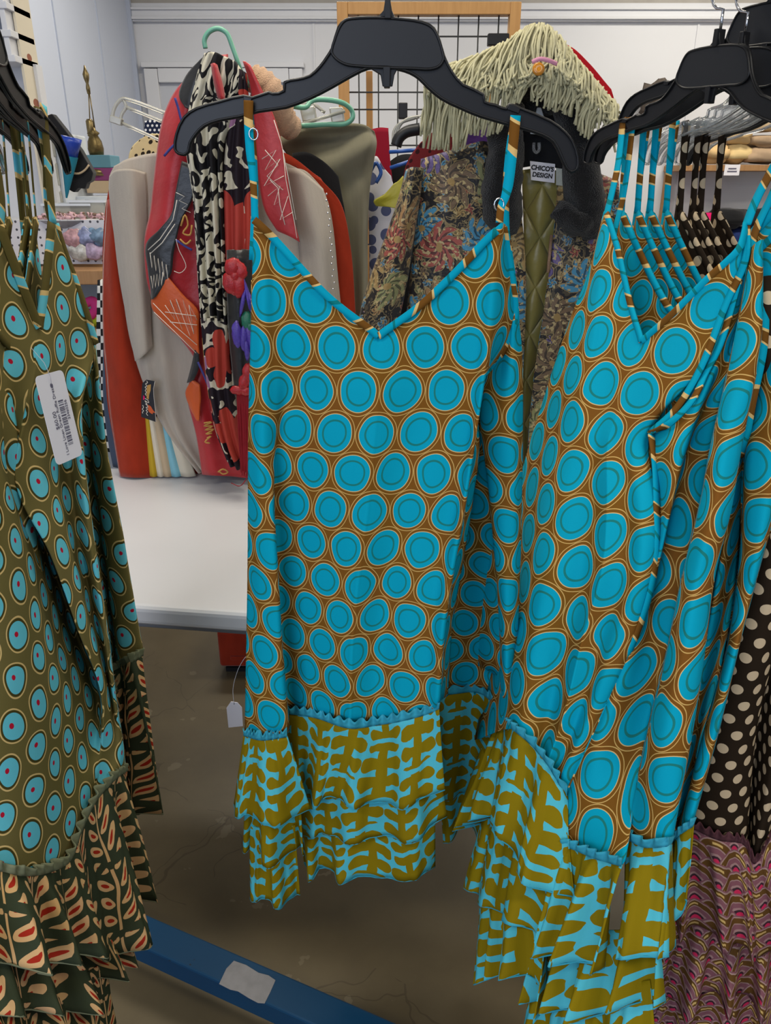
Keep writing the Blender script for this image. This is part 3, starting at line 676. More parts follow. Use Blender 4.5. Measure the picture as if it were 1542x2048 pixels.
# ruffles
def pr(l): return [P(*q) for q in l]
for nm, rr in (('back', 0),):
    ruffle('ruffle_tier', pr([(560,1395,1.09),(700,1372,1.14),(820,1365,1.14),(880,1386,1.09),(955,1382,1.11),(1000,1425,1.03),(1018,1466,.995)]), pr([(560,1540,1.10),(700,1520,1.17),(820,1515,1.17),(885,1590,1.09),(940,1596,1.10),(985,1640,1.02),(1002,1690,.98)]), ML, DC, 7, .020, 31, edge=TQ, frill=TQ, uv0=(.2, .1))
    ruffle('ruffle_tier', pr([(880,1570,1.10),(940,1578,1.11),(985,1625,1.04)]), pr([(885,1672,1.09),(935,1664,1.11),(985,1740,1.03)]), ML, DC, 3, .018, 33, edge=TQ, uv0=(.1, .33))
C1t = [(577,1424,1.0),(630,1432,.972),(700,1453,.931),(752,1447,.949),(800,1439,.932),(850,1426,.929),(878,1414,.918)]
C1b = [(585,1618,1.0),(630,1604,.955),(690,1606,.915),(752,1610,.925),(800,1610,.91),(840,1602,.905),(884,1590,.905)]
ruffle('ruffle_tier', pr([(590,1580,1.01),(700,1580,.96),(800,1580,.955),(870,1572,.95)]), pr([(600,1742,1.01),(690,1756,.955),(770,1760,.945),(850,1752,.945),(868,1744,.96)]), ML, DC, 5, .015, 12, edge=TQ, uv0=(.31, .45), lat=.5)
ruffle('ruffle_tier', pr([(590,1510,1.005),(700,1530,.945),(800,1520,.94),(875,1500,.935)]), pr([(598,1662,1.005),(690,1680,.94),(770,1682,.93),(840,1672,.93),(888,1650,.94)]), ML, DC, 5, .016, 15, edge=TQ, uv0=(.17, .27), lat=.5)
ruffle('ruffle_tier', pr(C1t), pr(C1b), ML, DC, 6, .017, 18, edge=TQ, frill=TQ, uv0=(.02, .11), lat=.6)
ruffle('ruffle_tier', pr([(500,1650,.955),(540,1660,.935),(590,1650,.95)]), pr([(500,1790,.955),(530,1806,.93),(560,1812,.935),(598,1792,.965)]), ML, DC, 3, .014, 22, edge=TQ, uv0=(.5, .5), lat=.5)
ruffle('ruffle_tier', pr([(492,1570,.96),(540,1580,.93),(600,1570,.95)]), pr([(487,1690,.965),(530,1718,.92),(570,1724,.92),(606,1700,.96)]), ML, DC, 3, .015, 23, edge=TQ, uv0=(.41, .21), lat=.5)
ruffle('ruffle_tier', pr([(488,1468,.97),(525,1477,.94),(574,1470,.933)]), pr([(462,1618,.955),(510,1640,.905),(560,1646,.90),(614,1630,.93)]), ML, DC, 3, .018, 24, edge=TQ, frill=TQ, uv0=(.26, .06), lat=.5)
# white price tag on its string
hk = thing('price_tag', 'blank white string tag hanging just left of the middle dress hem', 'price tag', P(470, 1430, 1.12))
m = MB(); m.prism([P(x, y, 1.12) for x, y in ((462,1403),(475,1405),(484,1415),(486,1452),(457,1455),(453,1416))], (0, .0012, 0)); m.build('card', TAGW, hk, bevel=.0003)
m = MB(); m.tube(curve([P(468, 1409, 1.118), P(466, 1380, 1.112), P(474, 1345, 1.08), P(488, 1318, 1.03), P(499, 1308, .985)]), .0005, 5); m.build('string', TAGW, hk, smooth=True)
# ================================================================== blue clothes rack
rk = thing('clothes_rack', 'blue painted steel clothes rack base running along the floor', 'clothes rack', (0, .9, 0))
A = PZ(262, 1850, .135); B = PZ(716, 2052, .135); d = (B - A).normalized(); e0 = A - d * .95; e1 = B + d * .42
n = Vector((-d.y, d.x, 0)); ang = math.atan2(d.y, d.x); mid_ = (e0 + e1) / 2
m = MB(); m.box((mid_.x, mid_.y, .112), ((e1 - e0).length, .062, .05), ang); bt = m.build('base_tube', BLU, rk, bevel=.004, seg=2)
m = MB(); s0 = PZ(495, 1962, .1375); M3 = Matrix.Rotation(ang, 3, 'Z')
ok = [(-.045,-.026),(-.02,-.027),(-.005,-.024),(.02,-.027),(.04,-.028),(.052,-.024),(.050,.0),(.047,.022),(.03,.025),(.01,.022),(-.02,.026),(-.046,.024),(-.05,.005)]
m.prism([s0 + M3 @ Vector((x, y, 0)) for x, y in ok], (0, 0, .0008)); m.build('worn_sticker', plain('worn_silver_label', rgb(136, 134, 134), .45, .5, .12, 60.0), bt)
E2 = Vector((1.28, 1.50, 0)); m = MB(); m.box((E2.x, E2.y, .112), (.5, .062, .05), -.5); m.build('base_tube', BLU, rk, bevel=.004)
rail = [(e0.x, e0.y, RZ), (-1.02, .985, RZ), (-.44, .895, RZ), (0, YC, RZ), (.42, 1.143, RZ), (1.28, 1.50, RZ)]
m = MB(); m.tube(rail, .0125, 12); m.build('rail', CHR, rk, smooth=True)
for q in (e0, E2): m = MB(); m.tube([(q.x, q.y, .10), (q.x, q.y, RZ)], .016, 12); m.build('upright', CHR, rk, smooth=True)
for q in (e0, e1, E2):
    m = MB(); m.lathe([(0, -.015), (.034, -.015), (.036, 0), (.034, .015), (0, .015)], (q.x, q.y, .037), 18, Matrix.Rotation(math.radians(90), 3, 'Y')); m.box((q.x, q.y, .078), (.03, .04, .03)); m.build('caster', BLK, rk, smooth=False)
# ================================================================== generic strappy dress in hanger space (x along the hanger, y away, z from the rail)
def local_dress(label, cat_group, body_mat, strap_mat_, ruf_mat, edge_mat, seed=1, hem=.20, flare=.02):
    t = thing('sundress', label, 'dress', (0, 0, 0), 0, cat_group)
    def L(x, y, z): return Vector((x, y, z))
    k = random.Random(seed)
    w = lambda a: a * (1 + k.uniform(-.04, .04))
    top = [L(-.158, .004, -.292), L(-.149, .0, -.272), L(-.085, -.004, -.335), L(-.02, -.006, -.395), L(0, -.006, -.405), L(.02, -.006, -.395), L(.085, -.004, -.335), L(.149, .0, -.272), L(.158, .004, -.292)]
    r1 = [L(-.178, .012, -.40), L(-.140, -.004, -.41), L(-.09, -.008, -.42), L(-.03, -.006, -.43), L(0, -.006, -.435), L(.03, -.006, -.43), L(.09, -.008, -.42), L(.140, -.004, -.41), L(.176, .012, -.40)]
    rows = [top, r1]
    for z, a in ((-.52, .185), (-.70, .190), (-.86, .196), (-.995, hem)):
        f = (-z - .45) / .55
        rows.append([L(-w(a), .012, z), L(-w(a * .84), -.012 - flare * f, z), L(-w(a * .55), .010 * f, z), L(-w(a * .28), -.016 - flare * f, z), L(0, .008 * f, z), L(w(a * .28), -.014 - flare * f, z), L(w(a * .55), .012 * f, z), L(w(a * .84), -.012 - flare * f, z), L(w(a), .012, z)])
    sheet('bodice', rows, body_mat, t, 5, 6, uv0=(seed * .037, seed * .021), wr=.0015, seed=seed, back=.010, back_drop=.12)
    for s in (-1, 1):
        ribbon('strap', [L(s * .163, -.006, -.142), L(s * .158, -.004, -.20), L(s * .150, -.002, -.275)], .010, strap_mat_, t, (1, .3, 0), 8, .002, (s * .02, seed * .013))
        ribbon('strap', [L(s * .165, .006, -.142), L(s * .168, .010, -.22), L(s * .172, .016, -.32), L(s * .176, .02, -.40)], .010, strap_mat_, t, (1, -.3, 0), 8, .002, (s * .03, seed * .023))
    n = crom([tuple(p + Vector((0, -.003, -.003))) for p in top[1:8]], 4); n = [Vector(x) for x in n]; h = len(n) // 2
    ribbon('neck_binding', n[:h + 1:2], .010, strap_mat_, t, (.6, 0, .8), 3, .003, (.01, .05 * seed)); ribbon('neck_binding', n[h::2], .010, strap_mat_, t, (-.6, 0, .8), 3, .003, (.04, .02 * seed))
    T = [q + Vector((0, -.006, .004)) for q in rows[-1]]
    for i, (z0, z1, am) in enumerate(((.0, -.155, .018), (-.10, -.245, .016), (-.19, -.335, .014))):
        ruffle('ruffle_tier', [q + Vector((0, .012 * i, z0)) for q in T], [q + Vector((q.x * .12, -.02 + .012 * i, z1)) for q in T], ruf_mat, t, 6, am, seed * 7 + i, edge=edge_mat, frill=edge_mat if i == 0 else None, uv0=(seed * .05 + i * .11, i * .17), nvr=9)
    return t
TH = math.radians(64.0); CR = Vector((.428, 1.147, RZ)); RD = Vector((math.sin(TH), math.cos(TH), 0))
# hangers on the right hand rail: their bodies are turned 64 degrees, right end towards the viewer
def place_hanger(src, pos, rz, label, group, mats=None, tilt=0.0, dz=0.0):
    h = dup(src, (pos.x, pos.y, pos.z + dz), rz, label, group, mats); h.rotation_euler = (tilt, 0, rz); return h
GR = 'hangers on the right hand rail'
place_hanger(HG, CR, -TH, 'black plastic hanger with the broad blank panel, foremost on the right hand rail', GR)
place_hanger(HG, CR + RD * .045, -TH + .10, 'black plastic hanger tucked close behind the foremost hanger on the right', GR)
place_hanger(HG, CR + RD * .060 + Vector((.015, -.015, 0)), -TH + .09, 'black plastic hanger at the upper right corner, its panel rising behind the foremost one', GR, dz=.05)
for s, lab in ((.120, 'clear plastic hanger nearest the black ones on the right hand rail'), (.138, 'clear plastic hanger second in the row of clear ones on the right'), (.156, 'clear plastic hanger third in the row of clear ones on the right'), (.174, 'clear plastic hanger fourth in the row of clear ones, over the brown dotted straps'), (.192, 'clear plastic hanger last before the rear black hanger on the right')):
    place_hanger(HG, CR + RD * s, -TH + .02 * math.sin(s * 90), lab, GR, {'black_plastic': CLR, 'black_plastic_panel': CLR})
place_hanger(HG, CR + RD * .216, -TH, 'black plastic hanger farthest back on the right, behind the clear ones', GR)
place_hanger(HG, CR + RD * .240, -TH, 'clear plastic hanger at the far end of the right row, by the tan folded clothes', GR, {'black_plastic': CLR, 'black_plastic_panel': CLR})
# ------------------------------------------------------------------ the big dress on the right
TR = Plane((.357, 1.295, 1.585), (.2, .945, .74), (.355, .726, .74)); HD = (.578, -.816, 0)
def pl(pn, row): return [pn(*q) for q in row]
DR = thing('sundress', 'turquoise circle print sundress at the front of the right hand rail, ruffles nearest', 'dress', (.3, .9, .4), 0, 'turquoise circle dresses on the right hand rail')
top = [(1209,424,.03),(1213,427,-.005),(1236,500,-.01),(1260,606,-.01),(1283,682,-.01),(1340,632,-.015),(1420,552,-.015),(1478,497,-.01),(1492,447,0)]
RDw = [(1066,868,.05),(1146,872,-.02),(1166,876,-.02),(1192,880,-.012),(1217,882,-.02),(1242,882,-.012),(1266,878,-.012),(1286,872,-.005),(1300,865,.01)]
rows = [top]
for t, e8, e7, e0, e1 in ((.28, (1490,522), (1470,545), (1176,550,.025), (1198,520,-.012)), (.55, (1452,606), (1432,640), (1140,640,.03), (1186,640,-.018)), (.80, (1401,735), (1385,752), (1100,762,.04), (1161,765,-.02))):
    r = [tuple(lerp(a[i], b[i], t) for i in range(3)) for a, b in zip(top, RDw)]; r[8] = e8 + (.005,); r[7] = e7 + (-.005,); r[0] = e0; r[1] = e1; rows.append(r)
rows += [RDw,
 [(1030,1000,.065),(1116,1001,-.022),(1145,1006,-.02),(1180,1009,-.008),(1215,1010,-.022),(1250,1010,-.01),(1280,1008,-.018),(1301,1005,-.01),(1312,1000,.0)],
 [(1005,1130,.08),(1091,1131,-.025),(1125,1136,-.02),(1165,1140,-.005),(1205,1140,-.024),(1245,1136,-.008),(1280,1130,-.02),(1301,1120,-.012),(1313,1106,.0)],
 [(985,1260,.09),(1068,1260,-.028),(1095,1268,-.02),(1130,1276,-.002),(1165,1282,-.024),(1200,1286,-.005),(1230,1286,-.02),(1256,1281,-.012),(1272,1272,.0)],
 [(965,1400,.10),(1049,1400,-.03),(1072,1416,-.02),(1098,1430,-.002),(1125,1442,-.024),(1150,1450,-.005),(1172,1450,-.02),(1192,1441,-.012),(1208,1426,.0)],
 [(950,1480,.10),(1038,1462,-.03),(1058,1482,-.02),(1078,1504,-.005),(1095,1524,-.024),(1110,1546,-.008),(1120,1563,-.02),(1128,1579,-.012),(1133,1592,.0)]]
rows = addcols(rows, 4); top = rows[0]
sheet('bodice', [pl(TR, r) for r in rows], MT, DR, 6, 6, jref=1, uvs=(.80, .90), uv0=(.012, .02), wr=.0022, seed=9, nrm=TR.n, hdir=HD)
kb = [
 [(1478,545,.06),(1483,538,.03),(1488,527,.02),(1494,512,.02),(1500,500,.02),(1506,492,0),(1514,485,-.01),(1521,480,-.01),(1525,485,.05)],
 [(1398,765,.06),(1415,738,.02),(1432,725,.01),(1448,715,.02),(1462,705,.03),(1468,702,-.01),(1490,695,-.02),(1514,690,-.02),(1518,690,.06)],
 [(1285,890,.06),(1306,882,.008),(1370,880,-.015),(1386,880,.05),(1420,880,.05),(1427,880,-.02),(1450,885,-.035),(1476,890,-.02),(1478,890,.08)],
 [(1285,1010,.06),(1312,1010,.02),(1342,1005,-.015),(1352,1005,.05),(1398,1000,.05),(1404,1000,-.02),(1432,1005,-.04),(1458,1005,-.02),(1460,1005,.08)],
 [(1265,1150,.06),(1298,1150,.03),(1309,1150,-.0),(1320,1150,.04),(1362,1150,.05),(1368,1148,-.02),(1395,1155,-.04),(1423,1150,-.02),(1425,1150,.08)],
 [(1205,1300,.05),(1240,1300,.02),(1262,1300,.0),(1292,1302,.03),(1330,1300,.05),(1337,1300,-.02),(1368,1310,-.04),(1401,1305,-.02),(1403,1305,.08)],
 [(1138,1500,.04),(1163,1500,.0),(1195,1500,-.012),(1235,1500,.008),(1286,1485,.035),(1294,1483,-.02),(1330,1490,-.04),(1372,1488,-.02),(1374,1488,.08)],
 [(1088,1690,.04),(1106,1690,-.01),(1140,1692,-.02),(1190,1712,-.032),(1246,1728,-.04),(1257,1668,-.005),(1292,1690,-.02),(1335,1688,-.02),(1340,1684,.06)]]
sheet('side_panel', [pl(TR, r) for r in kb], MT, DR, 7, 8, segs=[(0, 4, 1), (5, 8, 5)], uvs=(.82, .90), uv0=(.30, .005), wr=.0022, seed=14, nrm=TR.n, hdir=HD)
sheet('back_panel', [[TR(1225, 520, .06), TR(1330, 660, .10), TR(1480, 520, .07)], [TR(1090, 900, .09), TR(1220, 900, .12), TR(1450, 900, .10)], [TR(990, 1460, .12), TR(1150, 1480, .14), TR(1330, 1640, .10)]], MT, DR, 8, 10)
nk = [Vector(x) for x in crom([tuple(TR(x, y, o - .004)) for x, y, o in top[1:11]], 6)]; h = 4 * 6
ribbon('neck_binding', nk[:h + 1:3], .0085, ST, DR, (.4, -.3, .8), 4, .003, (.0, .01)); ribbon('neck_binding', nk[h::3], .0085, ST, DR, (-.4, .3, .8), 4, .003, (.05, .04))
ribbon('armhole_binding', pl(TR, [(1493,450,-.002),(1491,520,-.004),(1453,606,-.004),(1402,735,-.004),(1351,819,-.004),(1302,864,-.004)]), .009, ST, DR, (.6, -.7, .2), 7, .003, (.02, .0))
ribbon('armhole_binding', pl(TR, [(1300,866,0),(1340,846,-.012),(1385,800,-.012),(1412,745,.0),(1440,690,.0),(1478,560,.0)]), .009, ST, DR, (.5, -.6, .4), 7, .003, (.06, .0))
ribbon('side_seam_edge', pl(TR, [(1302,868,-.004),(1310,930,-.002),(1313,1010,-.003),(1314,1100,-.003),(1300,1185,-.003),(1272,1272,-.003),(1240,1345,-.003),(1210,1424,-.003),(1180,1490,-.004),(1134,1590,-.004)]), .010, ST, DR, (.5, .2, -.1), 6, .002, (.01, .03))
ribbon('strap', [Vector((.357, 1.295, 1.592)), TR(1236, 330, -.002), TR(1224, 385, -.004), TR(1213, 430, -.006)], .0115, ST, DR, (.43, -.9, 0), 8, .002, (.02, .01))
ribbon('strap', [Vector((.37, 1.288, 1.590)), TR(1256, 330, .012), TR(1245, 400, .018), TR(1228, 470, .02), TR(1224, 520, .03)], .010, ST, DR, (.43, -.9, 0), 8, .002, (.03, .04))
ribbon('strap', [Vector((.499, .998, 1.585)), TR(1580, 280, -.006), TR(1530, 365, -.004), TR(1508, 410, -.004), TR(1493, 450, -.004)], .0125, ST, DR, (.43, -.9, 0), 8, .002, (.0, .05))
ribbon('strap', [Vector((.505, .99, 1.583)), TR(1585, 300, .015), TR(1540, 400, .02), TR(1512, 460, .02), TR(1492, 540, .02)], .011, ST, DR, (.43, -.9, 0), 8, .002, (.05, .02))
FR = -TR.n
ruffle('ruffle_tier', pl(TR, [(960,1730,.12),(1010,1760,.02),(1060,1790,.0),(1100,1830,.0)]), pl(TR, [(958,1965,.06),(1010,1950,-.01),(1045,1962,-.03),(1085,2030,-.03)]), ML, DR, 4, .022, 51, FR, edge=TQ, uv0=(.4, .3))
ruffle('ruffle_tier', pl(TR, [(975,1580,.12),(1010,1620,.02),(1055,1660,.0),(1110,1720,.0)]), pl(TR, [(930,1765,.09),(975,1815,.0),(1035,1850,-.03),(1090,1890,-.03)]), ML, DR, 5, .022, 52, FR, edge=TQ, uv0=(.2, .5))
ruffle('ruffle_tier', pl(TR, [(985,1430,.14),(1036,1464,-.032),(1060,1484,-.024),(1096,1526,-.026),(1120,1566,-.024),(1136,1594,-.01)]), pl(TR, [(920,1660,.10),(985,1640,-.03),(1010,1690,-.05),(1045,1740,-.06),(1085,1790,-.06),(1130,1800,-.05)]), ML, DR, 7, .024, 53, FR, edge=TQ, frill=TQ, uv0=(.0, .1))
ruffle('ruffle_tier', pl(TR, [(1060,1960,.03),(1150,1970,.0),(1230,1970,.0),(1300,1960,.0)]), pl(TR, [(1040,2120,.02),(1150,2150,-.02),(1230,2150,-.02),(1300,2130,-.01)]), ML, DR, 5, .020, 54, FR, edge=TQ, uv0=(.5, .1))
ruffle('ruffle_tier', pl(TR, [(1075,1830,.03),(1150,1850,.0),(1230,1860,.0),(1318,1840,.0)]), pl(TR, [(1052,1992,.01),(1128,2030,-.035),(1190,2038,-.035),(1240,2015,-.02),(1308,2012,-.02)]), ML, DR, 6, .022, 55, FR, edge=TQ, uv0=(.33, .22), lat=.5)
ruffle('ruffle_tier', pl(TR, [(1092,1694,.03),(1108,1692,-.014),(1140,1694,-.024),(1190,1714,-.036),(1245,1730,-.043)]), pl(TR, [(1048,1880,.02),(1075,1905,-.03),(1115,1922,-.06),(1164,1938,-.065),(1212,1938,-.05)]), ML, DR, 5, .024, 56, FR, edge=TQ, frill=TQ, uv0=(.1, .02), lat=.5)
ruffle('ruffle_tier', pl(TR, [(1250,1672,-.004),(1292,1692,-.024),(1335,1690,-.024),(1344,1684,.04)]), pl(TR, [(1222,1905,-.03),(1272,1916,-.05),(1314,1920,-.045),(1340,1890,.03)]), ML, DR, 3, .020, 57, FR, edge=TQ, frill=TQ, uv0=(.42, .06), lat=.5)
# the next turquoise dress, its edge showing at the right border
D3 = thing('sundress', 'turquoise circle print sundress at the right border, in front of the brown dotted dress', 'dress', (.5, .9, .4), 0, 'turquoise circle dresses on the right hand rail')
ed = [
 [(1498,474,.02),(1508,462,.0),(1530,440,-.01),(1570,410,-.01),(1620,400,.03)],
 [(1494,560,.03),(1505,560,.01),(1530,560,-.01),(1580,560,-.01),(1640,560,.04)],
 [(1508,700,.06),(1520,700,.03),(1536,700,.0),(1580,700,-.01),(1640,700,.04)],
 [(1490,905,.06),(1494,905,.0),(1510,905,-.01),(1550,905,-.01),(1600,905,.05)],
 [(1482,1095,.06),(1486,1095,.0),(1500,1095,-.01),(1520,1090,-.01),(1536,1080,.05)],
 [(1455,1290,.06),(1459,1290,.0),(1466,1290,-.01),(1474,1285,-.01),(1482,1275,.05)],
 [(1412,1450,.06),(1416,1450,.0),(1424,1450,-.01),(1434,1448,-.01),(1442,1445,.05)],
 [(1355,1660,.06),(1359,1660,.0),(1368,1660,-.01),(1378,1655,-.01),(1386,1645,.05)]]
sheet('bodice', [pl(TR, [(x, y, o + .05) for x, y, o in r]) for r in ed], MT, D3, 7, 7, jref=1, uvs=(.85, .92), uv0=(.05, .03), wr=.002, seed=19, nrm=TR.n, hdir=HD)
ee = [[(1468,905,.09),(1478,900,.05),(1490,880,.06)],[(1452,1000,.1),(1464,995,.05),(1485,985,.09)],[(1432,1130,.1),(1442,1130,.05),(1475,1130,.11)],[(1405,1290,.1),(1414,1290,.05),(1450,1290,.12)],[(1372,1470,.1),(1380,1470,.05),(1412,1470,.12)],[(1340,1680,.1),(1345,1680,.06),(1362,1680,.1)]]
sheet('side_panel', [pl(TR, [(x, y, o + .02) for x, y, o in r]) for r in ee], MT, D3, 6, 7, jref=1, uv0=(.25, .0), wr=.001, seed=21, nrm=TR.n, hdir=HD)
ribbon('neck_binding', pl(TR, [(1497,478,.05),(1510,462,.03),(1532,438,.025),(1572,406,.025)]), .012, ST, D3, (-.4, .3, .8), 7, .003, (.0, .02))
ribbon('armhole_binding', pl(TR, [(1497,478,.06),(1527,590,.03),(1527,690,.03),(1505,800,.03),(1488,890,.05),(1478,915,.06)]), .010, ST, D3, (1, 0, .1), 7, .003, (.03, .0))
ribbon('strap', [Vector((.53, .95, 1.575)), TR(1600, 340, .02), TR(1560, 400, .02)], .011, ST, D3, (.43, -.9, 0), 8, .002, (.0, .02))
ruffle('ruffle_tier', pl(TR, [(1340,1690,.08),(1360,1668,.04),(1388,1650,.04)]), pl(TR, [(1330,1850,.08),(1352,1840,.04),(1372,1800,.04)]), ML, D3, 2, .012, 58, FR, edge=TQ, frill=TQ)
# dresses deeper on the rail: turquoise, then brown dots
GP = local_dress('turquoise circle print sundress second on the right hand rail, neckline inside the front one', 'turquoise circle dresses on the right hand rail', MT, ST, ML, TQ, 2)
def seat(o, s, tilt, rz=0.0, dy=0.0):
    q = CR + RD * s; o.location = (q.x, q.y, q.z + dy); o.rotation_euler = (tilt, 0, -TH + rz)
src = GP
for s, tl, rz, lab in ((.030, -.07, .03, None), (.056, -.06, .0, 'turquoise circle print sundress third on the right hand rail, strap beside the second'), (.082, -.05, .02, 'turquoise circle print sundress fourth on the right hand rail, deep in the neckline gap'), (.108, -.04, -.02, 'turquoise circle print sundress last of its print, next to the brown dotted dresses')):
    o = src if lab is None else dup(src, label=lab)
    seat(o, s, tl, rz)
PD = local_dress('brown cream-dotted sundress nearest the turquoise ones on the right hand rail', 'brown dotted dresses on the right hand rail', MPK, MPK, MSC, MVT, 5)
for s, tl, rz, lab in ((.140, -.03, .02, None), (.160, -.02, -.02, 'brown cream-dotted sundress second of its print, hanging from a clear hanger'), (.184, -.02, .03, 'brown cream-dotted sundress third of its print, strap with a ring adjuster'), (.212, .0, .0, 'brown cream-dotted sundress farthest back, nearest the tan folded clothes')):
    o = PD if lab is None else dup(PD, label=lab)
    seat(o, s, tl, rz)
# brown dotted dress whose skirt and mauve ruffles fill the lower right corner
YP = YPlane(.92)
DP = thing('sundress', 'brown cream-dotted sundress with mauve scalloped ruffles at the lower right corner', 'dress', (.55, .95, .3), 0, 'brown dotted dresses on the right hand rail')
pk = [
 [(1500,560,.12),(1530,552,.10),(1560,550,.1),(1600,550,.1),(1640,560,.1),(1700,560,.12),(1760,560,.16)],
 [(1490,1000,.10),(1530,1000,.02),(1560,1000,.0),(1590,1000,.0),(1610,1000,.04),(1660,1000,.0),(1720,1000,.1)],
 [(1440,1290,.08),(1478,1290,.0),(1520,1290,-.015),(1548,1290,.0),(1556,1290,.06),(1600,1290,.0),(1680,1290,.1)],
 [(1400,1470,.08),(1432,1470,.0),(1475,1470,-.015),(1508,1468,.0),(1514,1468,.06),(1560,1470,-.01),(1640,1470,.1)],
 [(1350,1640,.08),(1386,1650,.0),(1435,1672,-.02),(1488,1682,-.01),(1492,1680,.05),(1508,1722,-.02),(1545,1650,.0)]]
sheet('bodice', [pl(YP, r) for r in pk], MPK, DP, 7, 9, jref=2, uv0=(0, 0), wr=.0025, seed=25)
PF = (-.3, -1, 0)
ruffle('ruffle_tier', pl(YP, [(1330,1930,.05),(1400,1950,.0),(1480,1960,.0),(1560,1900,.02)]), pl(YP, [(1285,2110,.04),(1400,2130,-.02),(1480,2140,-.03),(1560,2080,-.02)]), MSC, DP, 6, .020, 61, PF, edge=MVT, uv0=(.2, .3))
ruffle('ruffle_tier', pl(YP, [(1345,1810,.05),(1400,1830,.0),(1480,1840,.0),(1570,1780,.02)]), pl(YP, [(1300,2010,.04),(1370,2020,-.02),(1450,2010,-.04),(1500,2020,-.03),(1580,1960,-.02)]), MSC, DP, 6, .022, 62, PF, edge=MVT, uv0=(.1, .12))
ruffle('ruffle_tier', pl(YP, [(1352,1648,.06),(1386,1654,-.005),(1435,1676,-.025),(1488,1686,-.02),(1508,1724,-.03),(1550,1655,-.02)]), pl(YP, [(1322,1850,.04),(1375,1870,-.03),(1430,1885,-.055),(1490,1905,-.06),(1530,1925,-.05),(1590,1850,-.04)]), MSC, DP, 7, .024, 63, PF, edge=MVT, frill=MVT, uv0=(.0, .02), lat=.5)
# ================================================================== left hand rail: olive spotted dresses
TL = Plane((-.4165, 1.056, 1.585), (-.4156, .687, .74), (-.368, .862, .74)); HL = (.26, .965, 0)
DL = thing('sundress', 'olive spotted sundress with dark green leaf ruffles and a white tag, foremost on the left', 'dress', (-.42, .85, .4), 0, 'olive spotted dresses on the left hand rail')
lr = [
 [(-150,600,.02),(-60,480,.0),(-2,450,.0),(45,572,-.005),(78,655,-.005),(92,560,-.005),(103,446,-.004),(107,443,-.002),(111,446,.012)],
 [(-150,650,.02),(-60,600,.0),(-10,580,.0),(40,640,-.005),(77,685,-.008),(105,620,-.005),(135,572,-.004),(147,560,-.002),(152,562,.014)],
 [(-150,740,.02),(-60,735,.0),(-10,730,.0),(40,728,-.005),(72,728,-.01),(110,720,-.005),(145,707,.004),(186,692,.0),(191,688,.02)],
 [(-150,830,.02),(-60,825,.0),(-15,822,-.012),(28,822,.004),(52,822,-.010),(100,820,.0),(135,815,.010),(157,811,-.015),(162,812,.06)],
 [(-150,970,.02),(-60,965,.0),(-5,962,-.02),(25,962,.018),(31,962,-.006),(90,960,-.01),(140,955,.014),(166,951,-.02),(170,952,.07)],
 [(-150,1120,.02),(-50,1118,-.015),(30,1115,-.022),(96,1110,.045),(103,1110,-.02),(135,1106,-.012),(162,1101,.012),(185,1096,-.02),(189,1098,.08)],
 [(-150,1270,.02),(-40,1268,-.015),(55,1262,-.024),(148,1250,.05),(155,1250,-.02),(176,1246,-.012),(192,1241,.010),(208,1236,-.02),(212,1240,.08)],
 [(-150,1440,.02),(-30,1435,-.015),(80,1425,-.024),(198,1398,.03),(206,1396,-.015),(214,1392,-.01),(221,1389,.004),(228,1386,-.012),(232,1390,.07)],
 [(-150,1640,.02),(-20,1630,-.012),(70,1620,-.022),(160,1585,-.006),(195,1568,.004),(215,1552,.0),(232,1540,-.006),(245,1526,.0),(250,1520,.06)],
 [(-150,1760,.02),(-20,1735,-.012),(40,1746,-.022),(90,1741,-.02),(140,1713,-.012),(160,1660,-.008),(190,1597,-.006),(225,1557,-.004),(252,1534,.02)]]
lr = addcols(lr, 4)
sheet('bodice', [pl(TL, r) for r in lr], MO, DL, 7, 7, segs=[(0, 3, 1), (4, 10, 5)], uvs=(1.15, 1.08), uv0=(.0, .008), wr=.0022, seed=31, nrm=TL.n, hdir=HL)
lc = [
 [(160,725,.09),(170,718,.07),(180,710,.045),(189,692,.02),(192,692,.05)],
 [(148,900,.11),(172,900,.10),(190,900,.06),(211,900,.03),(213,900,.07)],
 [(165,1080,.13),(195,1080,.12),(215,1080,.07),(243,1076,.04),(245,1076,.08)],
 [(192,1235,.14),(215,1235,.13),(236,1235,.08),(268,1230,.05),(270,1230,.09)],
 [(203,1345,.15),(225,1340,.14),(247,1330,.09),(282,1307,.06),(285,1307,.10)]]
sheet('side_panel', [pl(TL, r) for r in lc], MO, DL, 7, 8, jref=3, uv0=(.2, .02), wr=.0016, seed=33, nrm=TL.n, hdir=HL)
sheet('back_panel', [[TL(-80, 600, .1), TL(60, 700, .12), TL(185, 700, .07)], [TL(-120, 1000, .15), TL(60, 1000, .17), TL(200, 1000, .11)], [TL(-150, 1640, .16), TL(40, 1640, .18), TL(230, 1400, .15)]], MO, DL, 8, 10)
FL = -TL.n
nk = [Vector(x) for x in crom([tuple(TL(x, y, o - .004)) for x, y, o in lr[0][2:9]], 6)]; h = 18
ribbon('neck_binding', nk[:h + 1:3], .010, SO, DL, (.3, .5, .8), 4, .003, (.0, .0)); ribbon('neck_binding', nk[h::3], .010, SO, DL, (.3, .6, -.3), 4, .003, (.03, .03))
ribbon('armhole_binding', pl(TL, [(111,447,0),(128,500,.0),(150,560,.0),(176,634,-.002),(192,688,.0)]), .009, SO, DL, (.3, .9, .3), 7, .003, (.01, .0))
ribbon('strap', [Vector((-.4165, 1.056, 1.590)), TL(93, 290, -.002), TL(98, 360, -.004), TL(106, 446, -.004)], .0125, SO, DL, (.15, .98, 0), 8, .002, (.0, .01))
